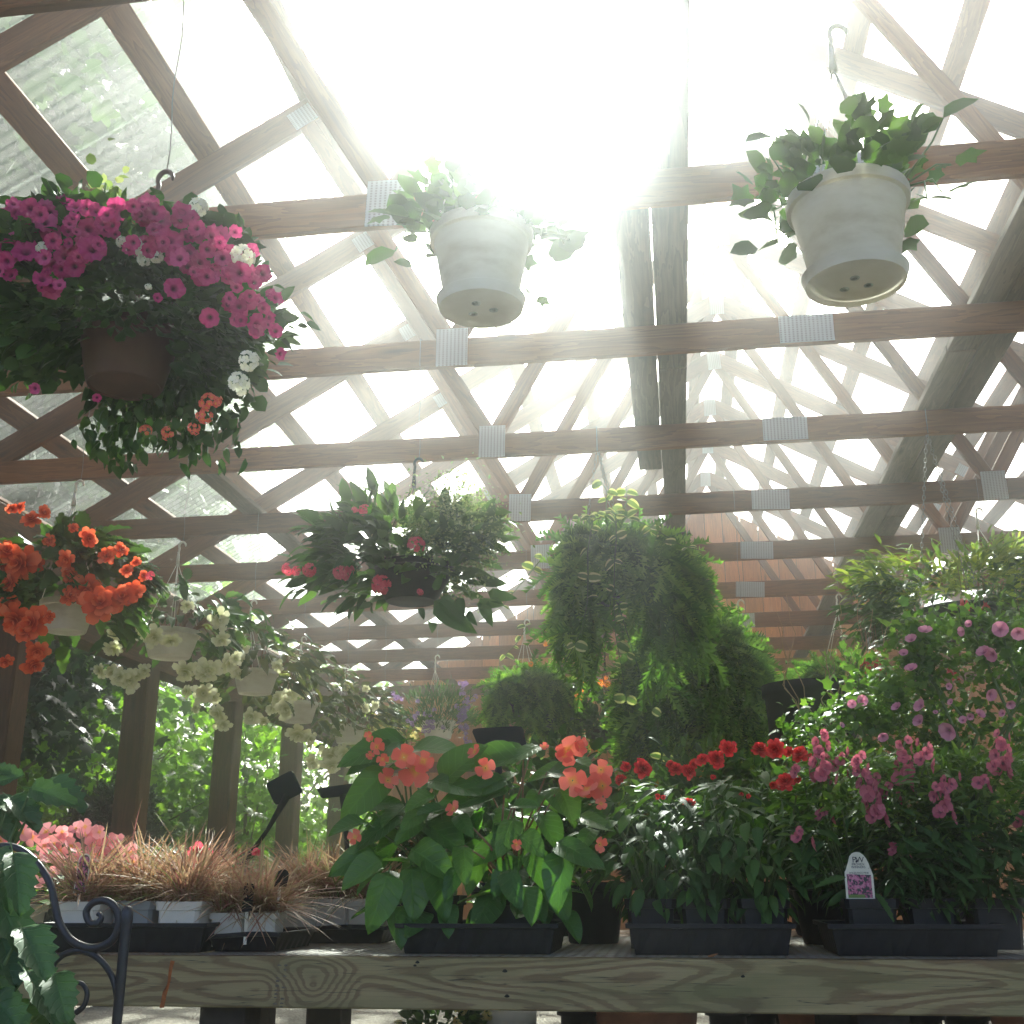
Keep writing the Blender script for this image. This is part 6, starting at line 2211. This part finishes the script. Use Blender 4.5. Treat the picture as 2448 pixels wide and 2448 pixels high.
def tree(label, X, Y, h, cr, crown_z, n, mat, tpl, size, seed, group, trunk_r=0.12, clumps=150, cs=0.38, name='broadleaf_tree', lean=(0, 0), squash=0.75):
    rs_ = np.random.default_rng(seed)
    t = thing(name, label, 'tree', (X, Y, 0), group)
    tg = Geo()
    zz = np.linspace(0, h * 0.8, 9)
    tr_ = np.stack([lean[0] * zz / h + 0.08 * np.sin(zz * 0.9 + seed), lean[1] * zz / h + 0.08 * np.cos(zz * 0.7 + seed), zz], -1)
    tg.tube(tr_, np.linspace(trunk_r, trunk_r * 0.25, 9), 9)
    c = rs_.normal(size=(clumps, 3))
    c = norm(c) * (rs_.uniform(0.25, 1.0, clumps) ** 0.5)[:, None]
    c = c * [cr, cr, (h - crown_z) / 2] + [lean[0] * 0.7, lean[1] * 0.7, (h + crown_z) / 2]
    for i in range(0, clumps, 5):
        z0 = np.clip(c[i, 2] - 0.8 - rs_.uniform(0, 0.8), 0.6, h * 0.75)
        p0 = np.array([np.interp(z0, zz, tr_[:, 0]), np.interp(z0, zz, tr_[:, 1]), z0])
        m = (p0 + c[i]) / 2 + [0, 0, 0.25]
        tg.tube([p0, m, c[i]], [trunk_r * 0.32, trunk_r * 0.2, trunk_r * 0.07], 5)
    link('trunk', tg.mesh('trunk', 'bark'), t)
    ci = rs_.integers(0, clumps, n)
    pts = c[ci] + rs_.normal(size=(n, 3)) * [cs, cs, cs * squash]
    d = norm(rs_.normal(size=(n, 3))) + norm(pts - c[ci]) * 0.6 + [0, 0, -0.5]
    g = Geo()
    scatter_leaves(g, tpl, pts, d, size, jit=0.6)
    link('crown', g.mesh('crown', mat), t, 'stuff')
    return t


def spruce(label, X, Y, h, r0, n, mat, seed, group, z0=0.3):
    rs_ = np.random.default_rng(seed)
    t = thing('spruce_tree', label, 'tree', (X, Y, 0), group)
    link('trunk', Geo().tube([(0, 0, 0), (0.02, 0, h * 0.5), (0, 0, h)], [0.11, 0.07, 0.01], 8).mesh('trunk', 'bark'), t)
    P_, D_ = [], []
    nb_ = n // 60
    for i in range(nb_):
        z = z0 + (h - z0) * rs_.uniform(0, 1) ** 1.15
        L_ = r0 * (1 - (z - z0) / (h - z0)) * rs_.uniform(0.75, 1.1) + 0.12
        a = rs_.uniform(0, 2 * math.pi)
        s_ = rs_.uniform(0.1, 1, 60)
        q = np.stack([np.cos(a) * L_ * s_, np.sin(a) * L_ * s_, z - 0.25 * L_ * s_ + 0.12 * L_ * s_ ** 2], -1)
        q += rs_.normal(size=q.shape) * [0.07, 0.07, 0.04] * (1.2 - s_[:, None] * 0.6)
        P_.append(q)
        D_.append(np.tile([math.cos(a), math.sin(a), -0.1], (60, 1)) + rs_.normal(size=(60, 3)) * 0.5)
    P_, D_ = np.concatenate(P_), np.concatenate(D_)
    R = frame(D_, rnd_dir(len(P_)) + [0, 0, 0.8]) * RNG.uniform(0.13, 0.26, len(P_))[:, None, None]
    g = Geo()
    sp_t = frond_tpl(6, 0.34, 9, 0.1)
    V, F, L = sp_t
    g.scatter((V * [1.6, 1, 1.6], F, L), R, P_)
    link('crown', g.mesh('crown', mat), t, 'stuff')
    return t


TG = 'trees beyond the left posts'
tree('bright green maple closest to the left posts', -6.6, 12.6, 4.6, 1.7, 0.4, 5200, 'leaf_maple', [T_MAPLE], (0.10, 0.19), 1, TG, 0.07, clumps=110, cs=0.36)
tree('bright maple beyond the third and fourth posts', -5.7, 16.2, 4.4, 1.7, 0.2, 5600, 'leaf_maple', [T_MAPLE], (0.10, 0.18), 2, TG, 0.07, clumps=110, cs=0.36)
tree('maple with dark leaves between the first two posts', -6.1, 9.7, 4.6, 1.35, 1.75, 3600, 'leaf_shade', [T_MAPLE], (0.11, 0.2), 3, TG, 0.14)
tree('tall green tree overhanging the left roof slope near the camera', -8.8, 6.6, 14.0, 3.6, 3.5, 20000, 'leaf_dark', [T_MAPLE], (0.18, 0.32), 4, TG, 0.18, cs=0.6)
tree('tallest tree, rising behind the left roof slope', -10.0, 12.4, 17.0, 4.3, 3.5, 26000, 'leaf_dark', [T_MAPLE], (0.20, 0.36), 5, TG, 0.24, clumps=190, cs=0.65)
tree('young many-stemmed tree behind the last posts', -5.2, 13.8, 3.2, 0.8, 0.3, 1800, 'leaf_maple', [T_MAPLE], (0.08, 0.15), 8, TG, 0.04, clumps=50, cs=0.3)
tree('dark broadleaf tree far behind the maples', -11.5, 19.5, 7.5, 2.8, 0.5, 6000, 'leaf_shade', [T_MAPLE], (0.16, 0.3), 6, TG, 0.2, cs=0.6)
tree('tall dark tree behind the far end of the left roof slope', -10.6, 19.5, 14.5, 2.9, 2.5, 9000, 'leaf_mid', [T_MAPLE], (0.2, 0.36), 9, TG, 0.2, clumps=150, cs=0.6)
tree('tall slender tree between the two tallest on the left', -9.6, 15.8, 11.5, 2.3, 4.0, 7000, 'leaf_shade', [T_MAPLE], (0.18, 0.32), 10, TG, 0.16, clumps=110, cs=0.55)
spruce('blue spruce showing between the first two posts', -8.15, 15.3, 4.2, 1.35, 9000, 'needle_blue', 3, TG)
spruce('dark conifer at the foot of the second post', -5.6, 11.2, 1.7, 0.9, 6000, 'needle_dark', 4, TG, 0.05)
spruce('dark conifer left of the first post', -6.6, 9.8, 1.9, 1.0, 6000, 'needle_dark', 5, TG, 0.05)
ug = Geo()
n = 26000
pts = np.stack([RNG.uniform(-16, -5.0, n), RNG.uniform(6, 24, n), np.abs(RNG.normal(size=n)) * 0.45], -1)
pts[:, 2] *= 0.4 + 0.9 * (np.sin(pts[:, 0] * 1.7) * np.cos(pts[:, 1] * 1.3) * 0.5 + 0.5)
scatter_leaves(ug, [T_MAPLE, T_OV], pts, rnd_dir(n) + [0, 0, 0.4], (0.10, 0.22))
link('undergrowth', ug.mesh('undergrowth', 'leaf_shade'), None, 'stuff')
wg = Geo()
n = 16000
a = RNG.uniform(rad(95), rad(175), n)
rr = RNG.uniform(22, 32, n)
pts = np.stack([rr * np.cos(a) - 2, rr * np.sin(a) + 3, RNG.uniform(0, 1, n) ** 0.8 * (4.5 + 1.5 * np.sin(a * 19) + 0.9 * np.sin(a * 47)) * np.clip((a - rad(90)) / 0.5, 0.5, 1.6)], -1)
scatter_leaves(wg, [T_MAPLE], pts, rnd_dir(n) + [0, 0, -0.3], (0.45, 0.9))
link('far_woodland', wg.mesh('far_woodland', 'leaf_mid'), None, 'stuff')
# ------------------------------------------------------------------ haze, added to imitate lens glare
hz = Geo().box((0, 10, 6.0), (108, 98, 14.0)).mesh('glare_haze', 'soil', False)  # unseen air box, added so sunlight scattered in it imitates lens glare
hm = bpy.data.materials.new('glare_air')
hm.use_nodes = True
hn = hm.node_tree
hn.nodes.clear()
ho = hn.nodes.new('ShaderNodeOutputMaterial')
pv = hn.nodes.new('ShaderNodeVolumePrincipled')
pv.inputs['Color'].default_value = (0.95, 0.98, 1.0, 1)
pv.inputs['Density'].default_value = GLARE_DENSITY
pv.inputs['Anisotropy'].default_value = GLARE_G
hn.links.new(pv.outputs[0], ho.inputs['Volume'])
hz.materials.clear()
hz.materials.append(hm)
link('glare_haze', hz, kind='stuff')
